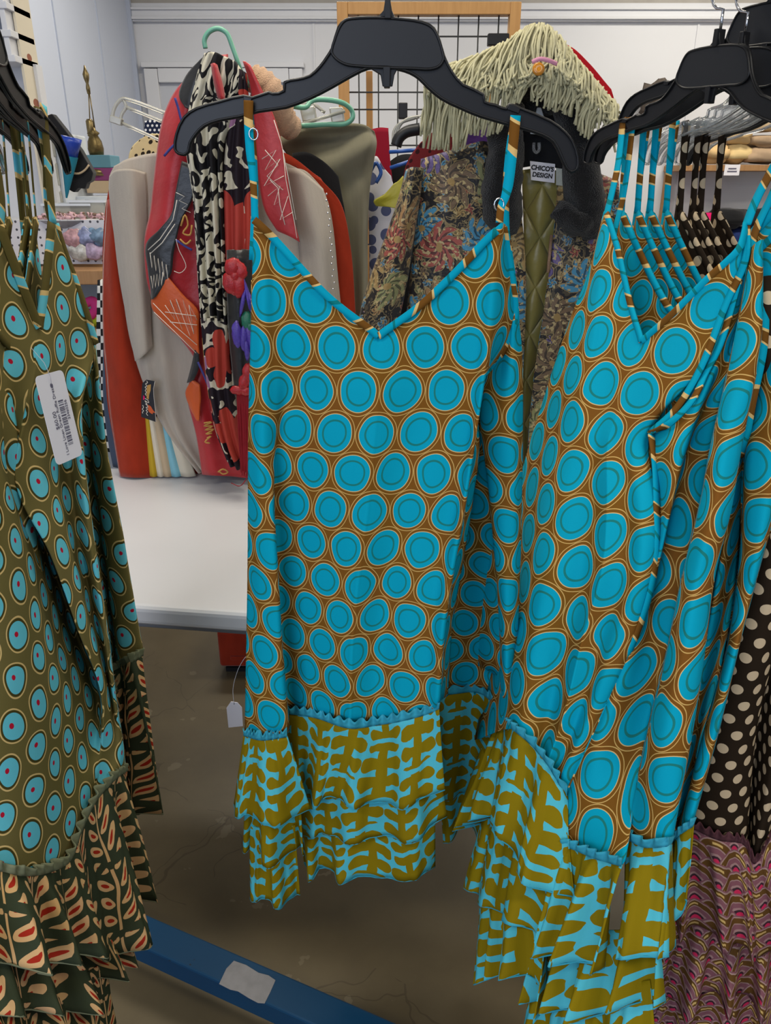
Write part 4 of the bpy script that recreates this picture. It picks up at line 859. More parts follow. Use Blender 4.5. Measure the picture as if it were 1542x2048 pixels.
ribbon('strap', [Vector((-.425, 1.056, 1.588)), TL(90, 320, .012), TL(96, 420, .015), TL(112, 470, .02)], .010, SO, DL, (.15, .98, 0), 8, .002, (.02, .03))
ribbon('strap', [TL(-22, 240, -.002), TL(-8, 330, -.004), TL(2, 400, -.004), TL(-1, 452, -.004)], .0125, SO, DL, (.15, .98, 0), 8, .002, (.05, .02))
ruffle('ruffle_tier', pl(TL, [(205,1350,.14),(235,1338,.11),(262,1322,.06),(284,1309,.055)]), pl(TL, [(235,1575,.13),(270,1628,.09),(305,1625,.05),(332,1600,.03)]), MPL, DL, 4, .016, 71, FL, edge=GT, frill=GT, uv0=(.3, .05))
ruffle('ruffle_tier', pl(TL, [(-150,1960,.03),(0,1960,.0),(90,1960,.0),(160,1950,.0),(215,1920,.0)]), pl(TL, [(-150,2150,.02),(0,2130,-.02),(90,2130,-.02),(170,2120,-.02),(240,2090,.0)]), MPL, DL, 6, .020, 72, FL, edge=GT, uv0=(.5, .2))
ruffle('ruffle_tier', pl(TL, [(-150,1870,.03),(0,1850,.0),(90,1850,.0),(170,1830,.0),(230,1790,.0)]), pl(TL, [(-150,2040,.02),(0,2030,-.03),(75,2024,-.035),(165,2022,-.03),(222,1965,-.02),(258,1930,.0)]), MPL, DL, 7, .022, 73, FL, edge=GT, uv0=(.25, .3), lat=.45)
ruffle('ruffle_tier', pl(TL, [(-150,1764,.015),(-20,1738,-.016),(40,1749,-.026),(90,1744,-.024),(140,1716,-.016),(160,1662,-.012),(190,1600,-.010),(225,1560,-.008),(254,1538,.016)]), pl(TL, [(-150,1950,.0),(-20,1930,-.04),(40,1932,-.06),(92,1946,-.06),(150,1916,-.05),(195,1912,-.045),(240,1925,-.04),(272,1880,-.03),(285,1740,.02)]), MPL, DL, 9, .022, 74, FL, edge=GT, frill=GT, uv0=(.0, .0), lat=.45)
# hangers and the dresses behind
NL = Vector((-.4165, 1.056, 0)); HLd = Vector((-.04, .9992, 0)); CL = NL - HLd * .162; CL.z = RZ; RL = Vector((-.9915, .13, 0)); TLr = math.atan2(HLd.y, HLd.x)
GL = 'hangers on the left hand rail'
for s, a, lab in ((.0, 0, 'black plastic hanger foremost on the left hand rail, its curled end lowest'), (.016, .05, 'black plastic hanger second on the left hand rail, behind the foremost'), (.032, -.03, 'black plastic hanger third on the left hand rail, among the olive straps'), (.05, .04, 'black plastic hanger fourth on the left hand rail, cut by the left border')):
    place_hanger(HG, CL + RL * s, TLr + a, lab, GL)
place_hanger(HG, CL + RL * .066 - Vector((0, .05, 0)), TLr, 'clear plastic hanger at the left border above the bins', GL, {'black_plastic': CLR, 'black_plastic_panel': CLR})
OD = local_dress('olive spotted sundress second on the left hand rail, strap left of the foremost strap', 'olive spotted dresses on the left hand rail', MO, SO, MPL, GT, 3, hem=.165, flare=.006)
for s, tl, a, lab in ((.022, .02, .02, None), (.036, .03, -.02, 'olive spotted sundress third on the left hand rail, between its two neighbours'), (.050, .04, .03, 'olive spotted sundress fourth on the left hand rail, strap near the clear bins'), (.064, .05, .0, 'olive spotted sundress farthest left, strap at the left border')):
    o = OD if lab is None else dup(OD, label=lab)
    q = CL + RL * s; o.location = (q.x, q.y, q.z); o.rotation_euler = (tl, 0, TLr + a)
# white hang tag
ht = thing('hang_tag', 'white rounded price tag with barcode pinned on the front olive spotted dress', 'price tag', TL(118, 830, -.05))
cnr = [TL(70, 753, -.05), TL(124, 740, -.05), TL(166, 908, -.05), TL(113, 933, -.05)]
O = (cnr[0] + cnr[1] + cnr[2] + cnr[3]) / 4; ux = ((cnr[1] - cnr[0]) + (cnr[2] - cnr[3])) / 2; uy = ((cnr[0] - cnr[3]) + (cnr[1] - cnr[2])) / 2
W, H = ux.length, uy.length; ux.normalize(); uz = ux.cross(uy).normalized(); uy = uz.cross(ux)
if uz.dot(EYE - O) < 0: uz = -uz
MT4 = Matrix(((ux.x, uy.x, uz.x, O.x), (ux.y, uy.y, uz.y, O.y), (ux.z, uy.z, uz.z, O.z), (0, 0, 0, 1)))
poly = []
for sx, sy, a0 in ((1, 1, 0), (-1, 1, 90), (-1, -1, 180), (1, -1, 270)):
    for q in range(0, 91, 15): poly.append(MT4 @ Vector((sx * (W / 2 - .006) + .006 * math.cos(math.radians(a0 + q)), sy * (H / 2 - .006) + .006 * math.sin(math.radians(a0 + q)), 0)))
m = MB(); m.prism(poly, uz * .0006); card = m.build('card', TAGW, ht)
m = MB(); m.prism([MT4 @ Vector((-.001 + .0022 * math.cos(q), H / 2 - .014 + .0026 * math.sin(q), .0004)) for q in np.linspace(0, 6.28, 15)[:-1]], uz * .0003); m.build('eyelet', INK, ht)
m = MB(); m.tube([MT4 @ Vector(p) for p in ((-.001, H / 2 - .013, .0005), (-.001, H / 2 - .004, .002), (-.001, H / 2 + .012, -.002), (-.004, H / 2 + .03, -.012))], .0003, 5); m.build('tag_string', plain('clear_thread', rgb(190, 186, 196), .4, .4, 0), ht, smooth=True)
R90 = Matrix.Rotation(math.radians(90), 4, 'Z')
def tx(name, s, size, x, y): text(name, s, size, MT4 @ Matrix.Translation((x, y, .0006)) @ R90, INK, ht, .0001)
tx('price_text', '$60.00', .0078, -.0075, -.002); tx('name_text', 'I Love Linen Green Ruffle Dress', .0062, -.0012, -.004); tx('code_text', '33460256', .0058, .0155, .006)
m = MB(); k = random.Random(4); y = -.034
while y < .020:
    b = k.choice((.0006, .0006, .0012, .0018)); m.box((0, 0, 0), (1, 1, 1)); vs = m.v[-8:]
    for i in range(8): v = m.v[len(m.v) - 8 + i]; m.v[len(m.v) - 8 + i] = MT4 @ Vector((.0075 + v.x * .0085, y + b / 2 + v.y * b, .0005 + v.z * .0002))
    y += b + k.choice((.0006, .0010, .0016))
o = m.build('barcode', INK, ht); o['kind'] = 'stuff'
# ================================================================== clothes hanging behind the table, left cluster
def garment(name, label, cat, Y, mat, rows, part='body', ku=8, kv=7, wr=.006, wf=7.0, back=.03, group=None, seed=0, folds=None, thick=.002, uv0=(0, 0), parent=None):
    pn = YPlane(Y); t = parent
    if t is None:
        c = pn(*rows[-1][len(rows[-1]) // 2][:2]); t = thing(name, label, cat, c, 0, group)
    sheet(part, [[pn(*q) for q in r] for r in rows], mat, t, ku, kv, wr=wr, wf=wf, back=back, seed=seed, folds=folds, thick=thick, uv0=uv0)
    return t
def stitch(name, px, Y, r, mat, parent, k=3):
    m = MB()
    for l in px: m.tube(curve([P(x, y, Y) for x, y in l], k) if k > 1 else [P(x, y, Y) for x, y in l], r, 5)
    return m.build(name, mat, parent, smooth=True)
pleat = lambda n, a, ph=0.0: (lambda u, v: a * (.35 + .65 * v) * math.sin(u * n * 6.283 + ph + .8 * math.sin(v * 3)))
garment('houndstooth_coat', 'black and white checked garment, a thin sliver left of the blue denim', 'clothing', 2.20, HND, [[(196,560),(215,560),(235,560)],[(193,700),(215,700),(240,700)],[(196,800),(215,800),(240,800)],[(200,900),(220,905),(240,905)]], seed=1)
garment('denim_jeans', 'blue denim garment hanging just left of the rust velvet coat', 'clothing', 2.15, DEN, [[(216,520),(235,520),(262,520)],[(208,650),(235,650),(262,650)],[(206,780),(235,780),(262,780)],[(214,870),(240,870),(262,870)],[(226,934),(245,938),(266,940)]], seed=2)
g = garment('velvet_coat', 'rust orange velvet coat behind the taupe cardigan, hem resting on the table', 'coat', 2.07, RUST, [[(224,345),(262,325),(300,318),(420,300),(560,302),(640,356)],[(208,440),(255,440),(300,440),(420,440),(560,430),(688,432)],[(205,600),(255,600),(300,600),(420,600),(560,600),(708,600)],[(212,770),(255,770),(300,770),(420,770),(560,770),(716,770)],[(238,950),(265,953),(300,954),(420,955),(560,950),(700,945)]], wr=.012, seed=3)
garment('', '', '', 2.03, RUST, [[(214,400,.01),(232,395,-.01),(262,400,.02)],[(206,520,.01),(232,520,-.015),(262,520,.02)],[(205,640,.01),(240,640,-.015),(272,640,.02)],[(212,740,.01),(250,745,-.015),(292,745,.02)],[(222,840,.01),(262,842,-.01),(308,845,.02)],[(240,952,.01),(272,955,-.01),(318,955,.02)]], 'sleeve', back=.01, wr=.008, parent=g)
garment('', '', '', 2.04, RUST, [[(590,330),(625,350),(642,360)],[(620,400),(660,395),(680,405)],[(650,480),(680,480),(700,490)],[(660,620),(690,620),(710,620)],[(670,800),(695,800),(716,800)]], 'sleeve', back=.01, wr=.006, parent=g, seed=8)
sk = thing('striped_skirt', 'mustard, cream, tan and sky blue striped skirt hem showing beside the rust coat', 'skirt', P(340, 950, 2.05))
bt = [(300,316,YLW),(314,330,CRM),(326,345,TAN),(342,364,SKY),(360,392,CRM)]; tp = [(291,300),(295,310),(305,326),(321,334),(329,350)]
for (b0, b1, mt), (t0, t1) in zip(bt, tp):
    garment('', '', '', 2.035, mt, [[(t0,835),((t0+t1)/2,835,-.008),(t1,835)],[(t0*.55+b0*.45,890),((t0+t1)*.275+(b0+b1)*.225,890,-.008),(t1*.55+b1*.45,890)],[(b0,952),((b0+b1)/2,954,-.01),(b1,952)]], 'panel', 5, 5, .002, back=.004, parent=sk)
garment('knit_top', 'black knit top between the rust velvet coat and the olive trousers', 'clothing', 2.11, BKC, [[(585,306),(612,304),(642,319),(664,338),(676,352)],[(590,360),(620,360),(650,365),(672,375),(684,395)],[(600,430),(630,430),(655,430),(675,430),(690,430)],[(610,600),(640,600),(660,600),(680,600),(694,600)]], seed=5)
def of(u, v): return .012 * math.sin(9 * v * 2.2 + 7 * u) * math.exp(-((v - .25) / .28) ** 2) + .006 * math.sin(u * 14) * v
garment('olive_trousers', 'olive drab cotton garment folded over a hanger, diagonal creases at its top', 'clothing', 2.16, OLV, [[(545,258,.02),(600,250),(660,247),(728,250),(748,262,.02)],[(552,272,.0),(605,268),(665,265),(735,268,-.01),(753,285,.03)],[(575,310),(620,312),(675,315),(728,315),(748,318,.02)],[(610,360),(650,362),(690,365),(720,365),(740,370,.02)],[(640,430),(672,430),(700,430),(722,430),(736,430,.02)],[(655,560),(680,560),(705,560),(722,560),(735,560,.02)],[(665,850),(690,850),(710,850),(725,850),(738,850,.02)]], ku=12, kv=10, wr=.004, folds=of, seed=6)
g = garment('taupe_cardigan', 'taupe knit cardigan with a studded edge, hanging behind the red stitched jacket', 'cardigan', 1.99, TAUP, [[(229,332,.02),(262,316,.0),(310,306),(430,300),(560,322),(612,345,.02)],[(218,360,.02),(262,362,-.01),(310,360),(430,360),(580,362),(650,388,.02)],[(240,545,.02),(290,545,-.01),(330,545),(430,560),(590,560),(676,560,.02)],[(262,690,.02),(300,700,-.01),(345,700),(430,700),(590,700),(682,700,.02)],[(318,840,.02),(335,850,-.01),(370,860),(440,860),(560,860),(640,860,.02)],[(392,940,.02),(402,946,-.005),(415,948),(440,950),(520,945),(565,938,.02)]], wr=.005, folds=pleat(5, .008), seed=7)
garment('', '', '', 1.955, TAUP, [[(219,352,.03),(232,340,.0),(262,338,-.01),(290,345,.02)],[(218,380,.03),(235,375,.0),(265,375,-.012),(293,380,.02)],[(226,450,.02),(245,450,-.005),(270,450,-.012),(295,450,.02)],[(240,560,.02),(256,560,-.005),(280,560,-.012),(300,560,.02)],[(257,650,.02),(270,652,-.005),(288,656,-.01),(302,656,.02)],[(271,722,.02),(280,717,-.004),(293,706,-.006),(305,694,.02)]], 'sleeve', back=.008, wr=.003, parent=g, seed=4)
garment('', '', '', 1.965, TAUP, [[(572,335,.02),(600,340,-.005),(646,378,.02)],[(588,420,.02),(620,420,-.01),(657,425,.02)],[(600,500,.02),(640,500,-.01),(668,500,.02)],[(605,620,.02),(645,620,-.01),(678,620,.02)],[(610,780,.02),(650,780,-.01),(682,780,.02)]], 'sleeve', back=.008, wr=.003, parent=g, seed=9)
m = MB()
for i in range(16): t = i / 15; m.blob(P(653 + 16 * t ** .7 - (3 if i % 2 else 0), 388 + 190 * t, 1.952), .0026, 6, 4)
m.build('stud_trim', CHR, g, smooth=True)['kind'] = 'stuff'
# red, black and orange stitched jacket
j = garment('stitched_jacket', 'red satin jacket with black and orange stitched borders, hung under the floral scarf', 'jacket', 1.92, REDS, [
 [(395,140,.02),(410,125),(430,112),(455,108,.01)],[(350,185,.02),(380,190,-.01),(405,200),(440,200)],[(325,245,.02),(360,250,-.015),(400,260),(440,260)],[(312,330,.02),(345,335,-.015),(390,340),(440,340)],[(302,420,.02),(335,425,-.015),(380,430),(440,430)],
 [(290,485,.01),(330,490,-.015),(380,500),(440,500)],[(303,592,.0),(335,590,-.012),(385,600),(440,600)],[(350,662,.0),(365,665,-.01),(395,680),(440,690)],[(392,725,.01),(400,735),(415,745),(445,750)],[(374,785,.0),(395,795,-.012),(415,800),(455,810)],[(393,870,.01),(415,880,-.01),(440,885),(470,890)],[(405,948,.01),(425,950,-.01),(455,952),(494,955)]], ku=9, kv=6, wr=.007, wf=10, back=.04, seed=11)
def patch(nm, mat, rows, Y=1.895, **k): garment('', '', '', Y, mat, rows, nm, 6, 5, .002, back=.003, parent=j, **k)
patch('black_yoke', BKS, [[(404,116),(414,118),(424,122)],[(372,152,.01),(388,160),(402,168)],[(358,190,.01),(376,200),(396,204)],[(370,214),(380,220),(394,222)]], 1.90)
patch('black_border', BKS, [[(364,322),(374,326),(386,330)],[(351,385),(368,386),(387,390)],[(343,428),(350,436),(360,446)],[(318,460),(334,470),(352,480)],[(292,489,.012),(318,498),(346,510)],[(296,540,.012),(318,544),(342,546)],[(301,576,.01),(310,578),(324,574)],[(303,598,.01),(306,598),(310,594)]])
patch('orange_border', ORG, [[(322,562),(328,556),(334,552)],[(303,598,.012),(332,594),(366,590)],[(306,620,.012),(345,622),(396,622)],[(340,658,.012),(365,655),(397,652)],[(366,680,.012),(382,684),(397,692)],[(390,704,.01),(394,704),(398,708)]])
patch('orange_border', ORG, [[(384,760),(390,764),(399,770)],[(371,786,.01),(385,790),(401,795)],[(380,815,.01),(388,818),(399,820)],[(394,842),(396,842),(398,842)]])
patch('black_border', BKS, [[(390,700),(393,698),(397,694)],[(384,728,.01),(390,730),(397,735)],[(374,766,.01),(380,764),(387,760)]])
patch('red_lapel', REDL, [[(486,122,.01),(492,124),(500,130)],[(498,160,.01),(512,170),(527,188)],[(506,215,.01),(528,222),(547,232)],[(512,300,.01),(540,290),(562,282)],[(518,360,.01),(548,356),(574,352)],[(530,420,.01),(560,425),(586,432)],[(555,462,.01),(578,472),(599,484)]], 1.885)
k = random.Random(3)
zz = [[(352 + 3 * i + (14 if i % 2 else 0), 385 - 0 * i + 8 * i) for i in range(6)], [(300 + i * 4, 505 + (28 if i % 2 else 0) + i * 3) for i in range(10)], [(302 + i * 3, 560 + (18 if i % 2 else -8) - i) for i in range(9)], [(296, 500), (320, 478), (346, 440), (354, 400)], [(300, 508), (324, 486), (350, 448)],
      [(330, 610), (350, 640), (340, 600), (365, 660), (352, 598), (380, 672), (366, 600), (388, 668), (378, 610), (394, 640)], [(330, 624), (392, 632)], [(340, 644), (394, 650)], [(308, 624), (350, 664), (392, 706)], [(306, 606), (350, 652), (394, 690)]]
stitch('white_stitching', zz, 1.883, .0009, THW, j, 1)
stitch('white_stitching', [[(524, 318), (552, 300), (530, 340), (560, 318), (528, 372), (568, 352)], [(530, 300), (556, 330), (534, 352), (566, 380)], [(536, 392), (560, 372), (548, 410), (576, 392), (560, 440), (586, 424)], [(540, 360), (556, 376), (560, 410), (570, 450)], [(566, 300), (572, 360), (588, 440), (594, 476)], [(548, 240), (562, 284), (576, 352), (592, 440)]], 1.873, .0009, THW, j, 1)
for q in [[(350, 196), (356, 214), (361, 234), (366, 252)], [(366, 270), (352, 286), (340, 298), (328, 312)], [(352, 480), (370, 492), (384, 500)], [(396, 724), (412, 760), (426, 800), (436, 840)]]: stitch('blue_braid', [q], 1.885, .0028, THB, j)
stitch('gold_embroidery', [[(362, 452), (370, 430), (376, 450), (366, 466), (380, 470), (384, 450)], [(360, 478), (372, 488), (382, 480)], [(408, 846), (424, 844), (408, 852), (426, 852), (410, 860), (428, 858), (412, 868), (424, 866)], [(414, 876), (422, 872), (410, 884), (420, 886)], [(436, 944), (446, 938), (456, 944), (446, 948), (438, 942)]], 1.884, .0022, THO, j)
stitch('loose_thread', [[(352, 478), (358, 500), (368, 520), (372, 534), (360, 546), (348, 542)]], 1.883, .0008, THW, j)
# floral scarf
s = garment('floral_scarf', 'long black and white floral scarf gathered over the green hanger', 'scarf', 1.855, MSF, [[(410,106,.02),(428,104),(452,114),(472,124,.02)],[(398,135,.02),(420,138),(450,140),(486,150,.02)],[(388,172,.02),(412,175),(440,175),(478,180,.02)],[(372,240,.02),(396,240),(424,240),(462,245,.02)],[(370,290,.02),(394,290),(424,290),(446,290,.02)],[(384,390,.02),(405,390),(428,390),(445,390,.02)],[(390,480,.02),(410,480),(432,480),(449,480,.02)],[(397,590,.02),(416,590),(436,590),(453,590,.02)],[(402,640,.02),(420,640),(438,640),(455,640,.02)]], ku=14, kv=7, wr=.004, folds=pleat(4, .014), back=.02, seed=21, part='left_tail')
garment('', '', '', 1.856, MSG, [[(402,636,.02),(420,636),(438,636),(456,636,.02)],[(408,720,.02),(424,720),(440,720),(460,720,.02)],[(418,800,.02),(432,800),(446,800),(470,800,.02)],[(430,860,.02),(446,876),(462,884),(484,880,.02)],[(455,925,.02),(466,934),(480,938),(492,930,.02)]], 'tail_end', 12, 7, .004, folds=pleat(3, .010), back=.02, parent=s, uv0=(.13, .05))
garment('', '', '', 1.868, MSG, [[(468,135,.02),(480,138),(492,146,.02)],[(456,230,.02),(478,232),(500,238,.02)],[(444,330,.02),(474,330),(508,334,.02)],[(445,450,.02),(476,450),(512,452,.02)],[(450,560,.02),(476,560),(508,562,.02)],[(456,660,.02),(478,660),(505,660,.02)],[(462,780,.02),(480,780),(502,780,.02)]], 'right_tail', 14, 7, .004, folds=pleat(3, .012, 1.0), back=.02, parent=s, uv0=(.37, .2))
garment('', '', '', 1.832, REDS, [[(422,128,.01),(428,126,-.004),(434,130,.01)],[(428,165,.01),(436,168,-.006),(446,172,.01)],[(436,196,.01),(444,198,-.004),(450,200,.01)]], 'red_fold', 5, 5, .002, back=.004, parent=s)
b = thing('beaded_shawl', 'black shawl with red and purple sequin flowers and red cord fringe beside the scarf', 'shawl', P(490, 960, 1.84))
garment('', '', '', 1.842, BKS, [[(454,500,.02),(476,500),(506,500,.02)],[(456,640,.02),(478,640),(506,640,.02)],[(470,790,.02),(484,790),(506,790,.02)]], 'panel', 6, 6, .003, back=.008, parent=b)
def petal(nm, mat, l):
    m = MB()
    for i, (x, y, rx, ry, a) in enumerate(l): m.blob(P(x, y, 1.824), (rx * .00128, .008, ry * .00128), 14, 8, i, .35, Matrix.Rotation(math.radians(a), 3, 'Y'))
    m.build(nm, mat, b, smooth=True)
petal('sequin_poppy', SQR, [(466,534,14,16,20),(480,540,12,18,-20),(462,566,13,20,-10),(478,572,12,20,10),(470,552,10,10,0)])
petal('sequin_poppy', SQR, [(496,748,10,20,0),(488,764,10,18,20),(476,780,13,9,0),(492,782,12,9,0)])
petal('sequin_star', SQP, [(486,604,4,24,15),(496,594,4,28,-8),(504,606,4,24,-20),(474,668,9,24,0),(488,676,8,24,5),(500,672,7,34,-5),(494,700,5,20,0)]); petal('sequin_leaf', SQG, [(494,642,10,17,0),(500,650,8,14,0)])
m = MB()
for i in range(26): x = 474 + 30 * i / 25; m.tube(curve([P(x, 786, 1.825), P(x + 3, 860, 1.82 + .004 * k.random()), P(482 + 20 * i / 25, 930 + 25 * k.random(), 1.822)], 3), .0016, 5)
m.tube(curve([P(498, 950, 1.815), P(480, 972, 1.81), P(462, 966, 1.805)], 5), .0012, 5); m.build('fringe', RDT, b, smooth=True)['kind'] = 'stuff'
# fluffy peach scarf, green hanger
pf = thing('fluffy_scarf', 'fluffy peach scarf draped between the red lapel and the olive garment', 'scarf', P(530, 230, 2.0))
m = MB(); c = curve([P(500, 148, 1.97), P(522, 168, 1.97), P(545, 200, 1.98), P(562, 236, 2.0), P(590, 262, 2.03)], 6); m.tube(c, [.024 + .014 * math.sin(3.1 * i / (len(c) - 1)) + .003 * math.sin(i * 2.3) for i in range(len(c))], 12); m.build('scarf_body', PEACH, pf, smooth=True)
gh = thing('plastic_hanger', 'sea green plastic hanger, its hook rising above the floral scarf', 'clothes hanger', P(440, 60, 1.93))
m = MB(); m.tube(curve([P(x, y, Y) for x, y, Y in ((411,97,1.93),(409,80,1.93),(418,64,1.93),(436,57,1.93),(453,66,1.93),(465,94,1.93),(477,128,1.93),(486,152,1.94),(505,178,1.96),(540,188,2.0))], 6), .0052, 10)
m.build('hook', GRN, gh, smooth=True)
m = MB(); m.tube(curve([P(x, y, Y) for x, y, Y in ((540,188,2.0),(566,204,2.03),(590,213,2.05),(612,214,2.06),(622,203,2.07),(640,199,2.08),(688,207,2.10),(704,222,2.11),(705,236,2.11),(692,247,2.11),(650,249,2.10),(600,252,2.08))], 6), .0058, 10); m.build('arm', GRN, gh, smooth=True)
# clear clip hangers and small clothes
ch = thing('clip_hanger', 'clear plastic clip hanger sticking out left of the red jacket', 'clothes hanger', P(240, 240, 2.2))
m = MB()
for l, r in (([(224,242),(229,216),(244,198),(262,201),(345,232)], .0045), ([(246,198),(252,214),(244,228),(240,244)], .004), ([(252,214),(340,250)], .004), ([(243,246),(340,290)], .004)): m.tube(curve([P(x, y, 2.2) for x, y in l], 4), r, 8)
m.build('frame', PCL, ch, smooth=True); m = MB(); m.prism([P(x, y, 2.2) for x, y in ((222,230),(246,238),(243,252),(220,244))], (0, .02, 0)); m.build('clip', PCL, ch, bevel=.002)
ch = thing('clip_hanger', 'clear plastic clip hanger above the olive garment, under the green hanger', 'clothes hanger', P(640, 235, 2.14))
m = MB(); m.tube([P(585, 254, 2.14), P(690, 222, 2.14)], .004, 8); m.tube(curve([P(590, 215, 2.2), P(620, 206, 2.2), P(650, 225, 2.2)], 4), .004, 8); m.build('bar', PCL, ch, smooth=True)
for l in (((658,216),(686,214),(690,244),(664,248)), ((600,218),(630,212),(634,240),(606,246))): m = MB(); m.prism([P(x, y, 2.15) for x, y in l], (0, .02, 0)); m.build('clip', PCL, ch, bevel=.004)
garment('navy_blouse', 'navy blouse with tiny white dots left of the red jacket', 'clothing', 2.32, NVY, [[(290,242),(305,240),(330,240)],[(289,262),(305,262),(330,262)],[(288,290),(305,290),(330,290)],[(290,600),(310,600),(330,600)],[(300,930),(315,930),(330,930)]], wr=.003, back=.01)
garment('leopard_top', 'leopard print top above the shoulder of the taupe cardigan', 'clothing', 2.26, LEO, [[(282,278),(300,268),(325,268)],[(266,292),(295,290),(325,290)],[(258,312),(290,318),(325,320)],[(258,360),(290,360),(325,360)],[(262,600),(290,600),(325,600)],[(280,935),(300,935),(325,935)]], wr=.004, back=.02)
# clothes in the gap in the middle
garment('crimson_trousers', 'crimson garment hanging in the gap between olive and brocade clothes', 'clothing', 2.42, CRD, [[(744,258),(760,255),(776,256)],[(746,320),(762,320),(780,322)],[(750,380),(768,380),(786,380)],[(755,600),(770,600),(790,600)]], wr=.004)
garment('print_blouse', 'white blouse with blue floral print right of the olive garment', 'clothing', 2.28, BPR, [[(738,330),(752,312),(768,336),(782,352)],[(737,370),(755,370),(775,372),(788,380)],[(738,440),(755,440),(775,440),(792,440)],[(740,600),(758,600),(780,600),(800,600)]], wr=.006)
garment('black_dress', 'long black garment hanging behind the blue print blouse', 'clothing', 2.5, BKC, [[(770,330),(800,310),(835,310),(860,320)],[(760,450),(800,450),(840,450),(870,450)],[(735,700),(790,700),(840,700),(880,700)],[(730,940),(790,940),(840,940),(880,940)]], wr=.006)
garment('lime_shirt', 'lime satin garment whose cuff pokes out beside the brocade sleeve', 'clothing', 2.2, LIM, [[(788,368),(796,362),(806,352)],[(770,388),(790,388),(808,385)],[(748,402,-.01),(772,404),(806,400)],[(752,412,.0),(776,414),(806,420)]], wr=.003, back=.015)
bh = thing('plastic_hanger', 'bright blue plastic hanger low in the gap left of the brocade coat', 'clothes hanger', P(810, 305, 2.3)); m = MB(); m.tube(curve([P(740, 345, 2.24), P(752, 326, 2.24), P(762, 345, 2.24), P(752, 366, 2.24)], 5), .005, 8); m.tube([P(778, 304, 2.3), P(835, 300, 2.3)], .005, 8); m.tube([P(780, 336, 2.3), P(835, 318, 2.3)], .005, 8); m.build('arm', BLH, bh, smooth=True)
garment('lace_top', 'maroon lace top under the cream fringe', 'clothing', 2.05, LACE, [[(842,285),(870,262),(910,262),(950,270)],[(818,318),(860,310),(910,305),(960,300)],[(808,350),(850,350),(900,350),(960,345)],[(806,420),(850,420),(900,420),(960,420)]], wr=.004)
garment('purple_blouse', 'purple satin blouse peeping out below the cream fringe', 'clothing', 2.03, PUR, [[(925,248),(960,244),(1000,250)],[(928,270),(965,268),(1000,275)],[(930,300),(965,300),(1000,300)]], wr=.004)
ch = thing('cushioned_hanger', 'clear and black cushioned hanger end left of the cream fringe', 'clothes hanger', P(800, 270, 2.08))
m = MB()
for d_ in (0, 8, 16): m.tube(curve([P(786 + d_ * .4, 282, 2.1), P(788 + d_ * .5, 262 - d_ * .2, 2.1), P(800 + d_ * .6, 247 - d_ * .4, 2.1), P(830 + d_, 236 - d_ * .3, 2.1)], 6), .0035, 8)
m.build('frame', PCL, ch, smooth=True)
m = MB(); m.tube(curve([P(792, 292, 2.08), P(798, 276, 2.08), P(812, 264, 2.08), P(840, 258, 2.08)], 6), [.014] * 19, 10); m.build('cushion', BLK2, ch, smooth=True)
# ================================================================== brocade coat
bc = garment('brocade_coat', 'dark floral brocade coat with black fur collar and olive quilted lining', 'coat', 1.95, MBR, [[(842,318,.03),(885,305),(930,292),(968,282),(1000,300,.03)],[(836,420,.03),(885,420),(940,420),(990,420),(1040,420,.01)],[(820,560,.03),(880,560),(940,560),(1000,560),(1052,560,.0)],[(802,760,.03),(870,760),(940,760),(1000,760),(1046,760,.0)],[(792,945,.03),(870,945),(940,945),(1000,945),(1042,945,.0)]], part='left_front', wr=.012, wf=6, seed=41)
garment('', '', '', 1.955, MBR, [[(1118,345,.03),(1150,340,.0),(1190,345),(1236,362,.03)],[(1108,470,.0),(1150,470,-.01),(1195,470),(1244,480,.03)],[(1090,600,.0),(1140,600,-.01),(1195,600),(1250,600,.03)],[(1066,770,.0),(1120,770,-.01),(1180,770),(1252,770,.03)],[(1052,945,.0),(1110,945,-.01),(1180,945),(1255,945,.03)]], 'right_front', wr=.012, wf=6, parent=bc, seed=43, uv0=(.4, .1))
garment('', '', '', 1.92, MBR, [[(812,340,.03),(826,334,.0),(846,336,.02)],[(796,400,.03),(816,400,-.01),(838,408,.02)],[(770,475,.03),(797,478,-.015),(826,484,.02)],[(746,540,.03),(780,544,-.015),(816,552,.02)],[(724,610,.03),(760,614,-.015),(802,622,.02)],[(714,665,.03),(750,672,-.01),(790,682,.02)]], 'sleeve', wr=.006, back=.02, parent=bc, seed=44, uv0=(.8, .3))
garment('', '', '', 1.985, MQ, [[(1044,340,.01),(1082,336,.0),(1130,345,.01)],[(1046,400,.01),(1085,400),(1128,405,.01)],[(1048,470,.01),(1080,470),(1112,475,.01)],[(1046,560,.01),(1072,560),(1100,562,.01)],[(1038,660,.01),(1060,660),(1086,660,.01)],[(1034,790,.01),(1050,790),(1068,790,.01)],[(1034,945,.01),(1046,945),(1060,945,.01)]], 'quilted_lining', wr=.004, back=.01, parent=bc, seed=45)
def fur(l, seed):
    c = curve([P(x, y, Y) for x, y, Y, r in l], 6); rr = np.interp(np.linspace(0, 1, len(c)), np.linspace(0, 1, len(l)), [r for *_, r in l]); m = MB(); m.tube(c, [float(r) for r in rr], 18)
    for i, v in enumerate(m.v): m.v[i] = v + Vector((mnoise.noise(v * 38), mnoise.noise(v * 38 + Vector((5, 0, 0))), mnoise.noise(v * 38 + Vector((0, 7, 0))))) * .009
    m.build('fur_collar', FUR, bc, smooth=True)
fur([(1030,205,1.93,.02),(1015,250,1.915,.036),(1010,310,1.905,.042),(1004,370,1.90,.046),(1006,430,1.90,.044),(1016,470,1.91,.022)], 1)
fur([(1116,150,1.94,.02),(1136,205,1.92,.034),(1152,270,1.905,.040),(1163,340,1.90,.042),(1172,400,1.90,.044),(1180,450,1.905,.034),(1184,478,1.91,.016)], 2)
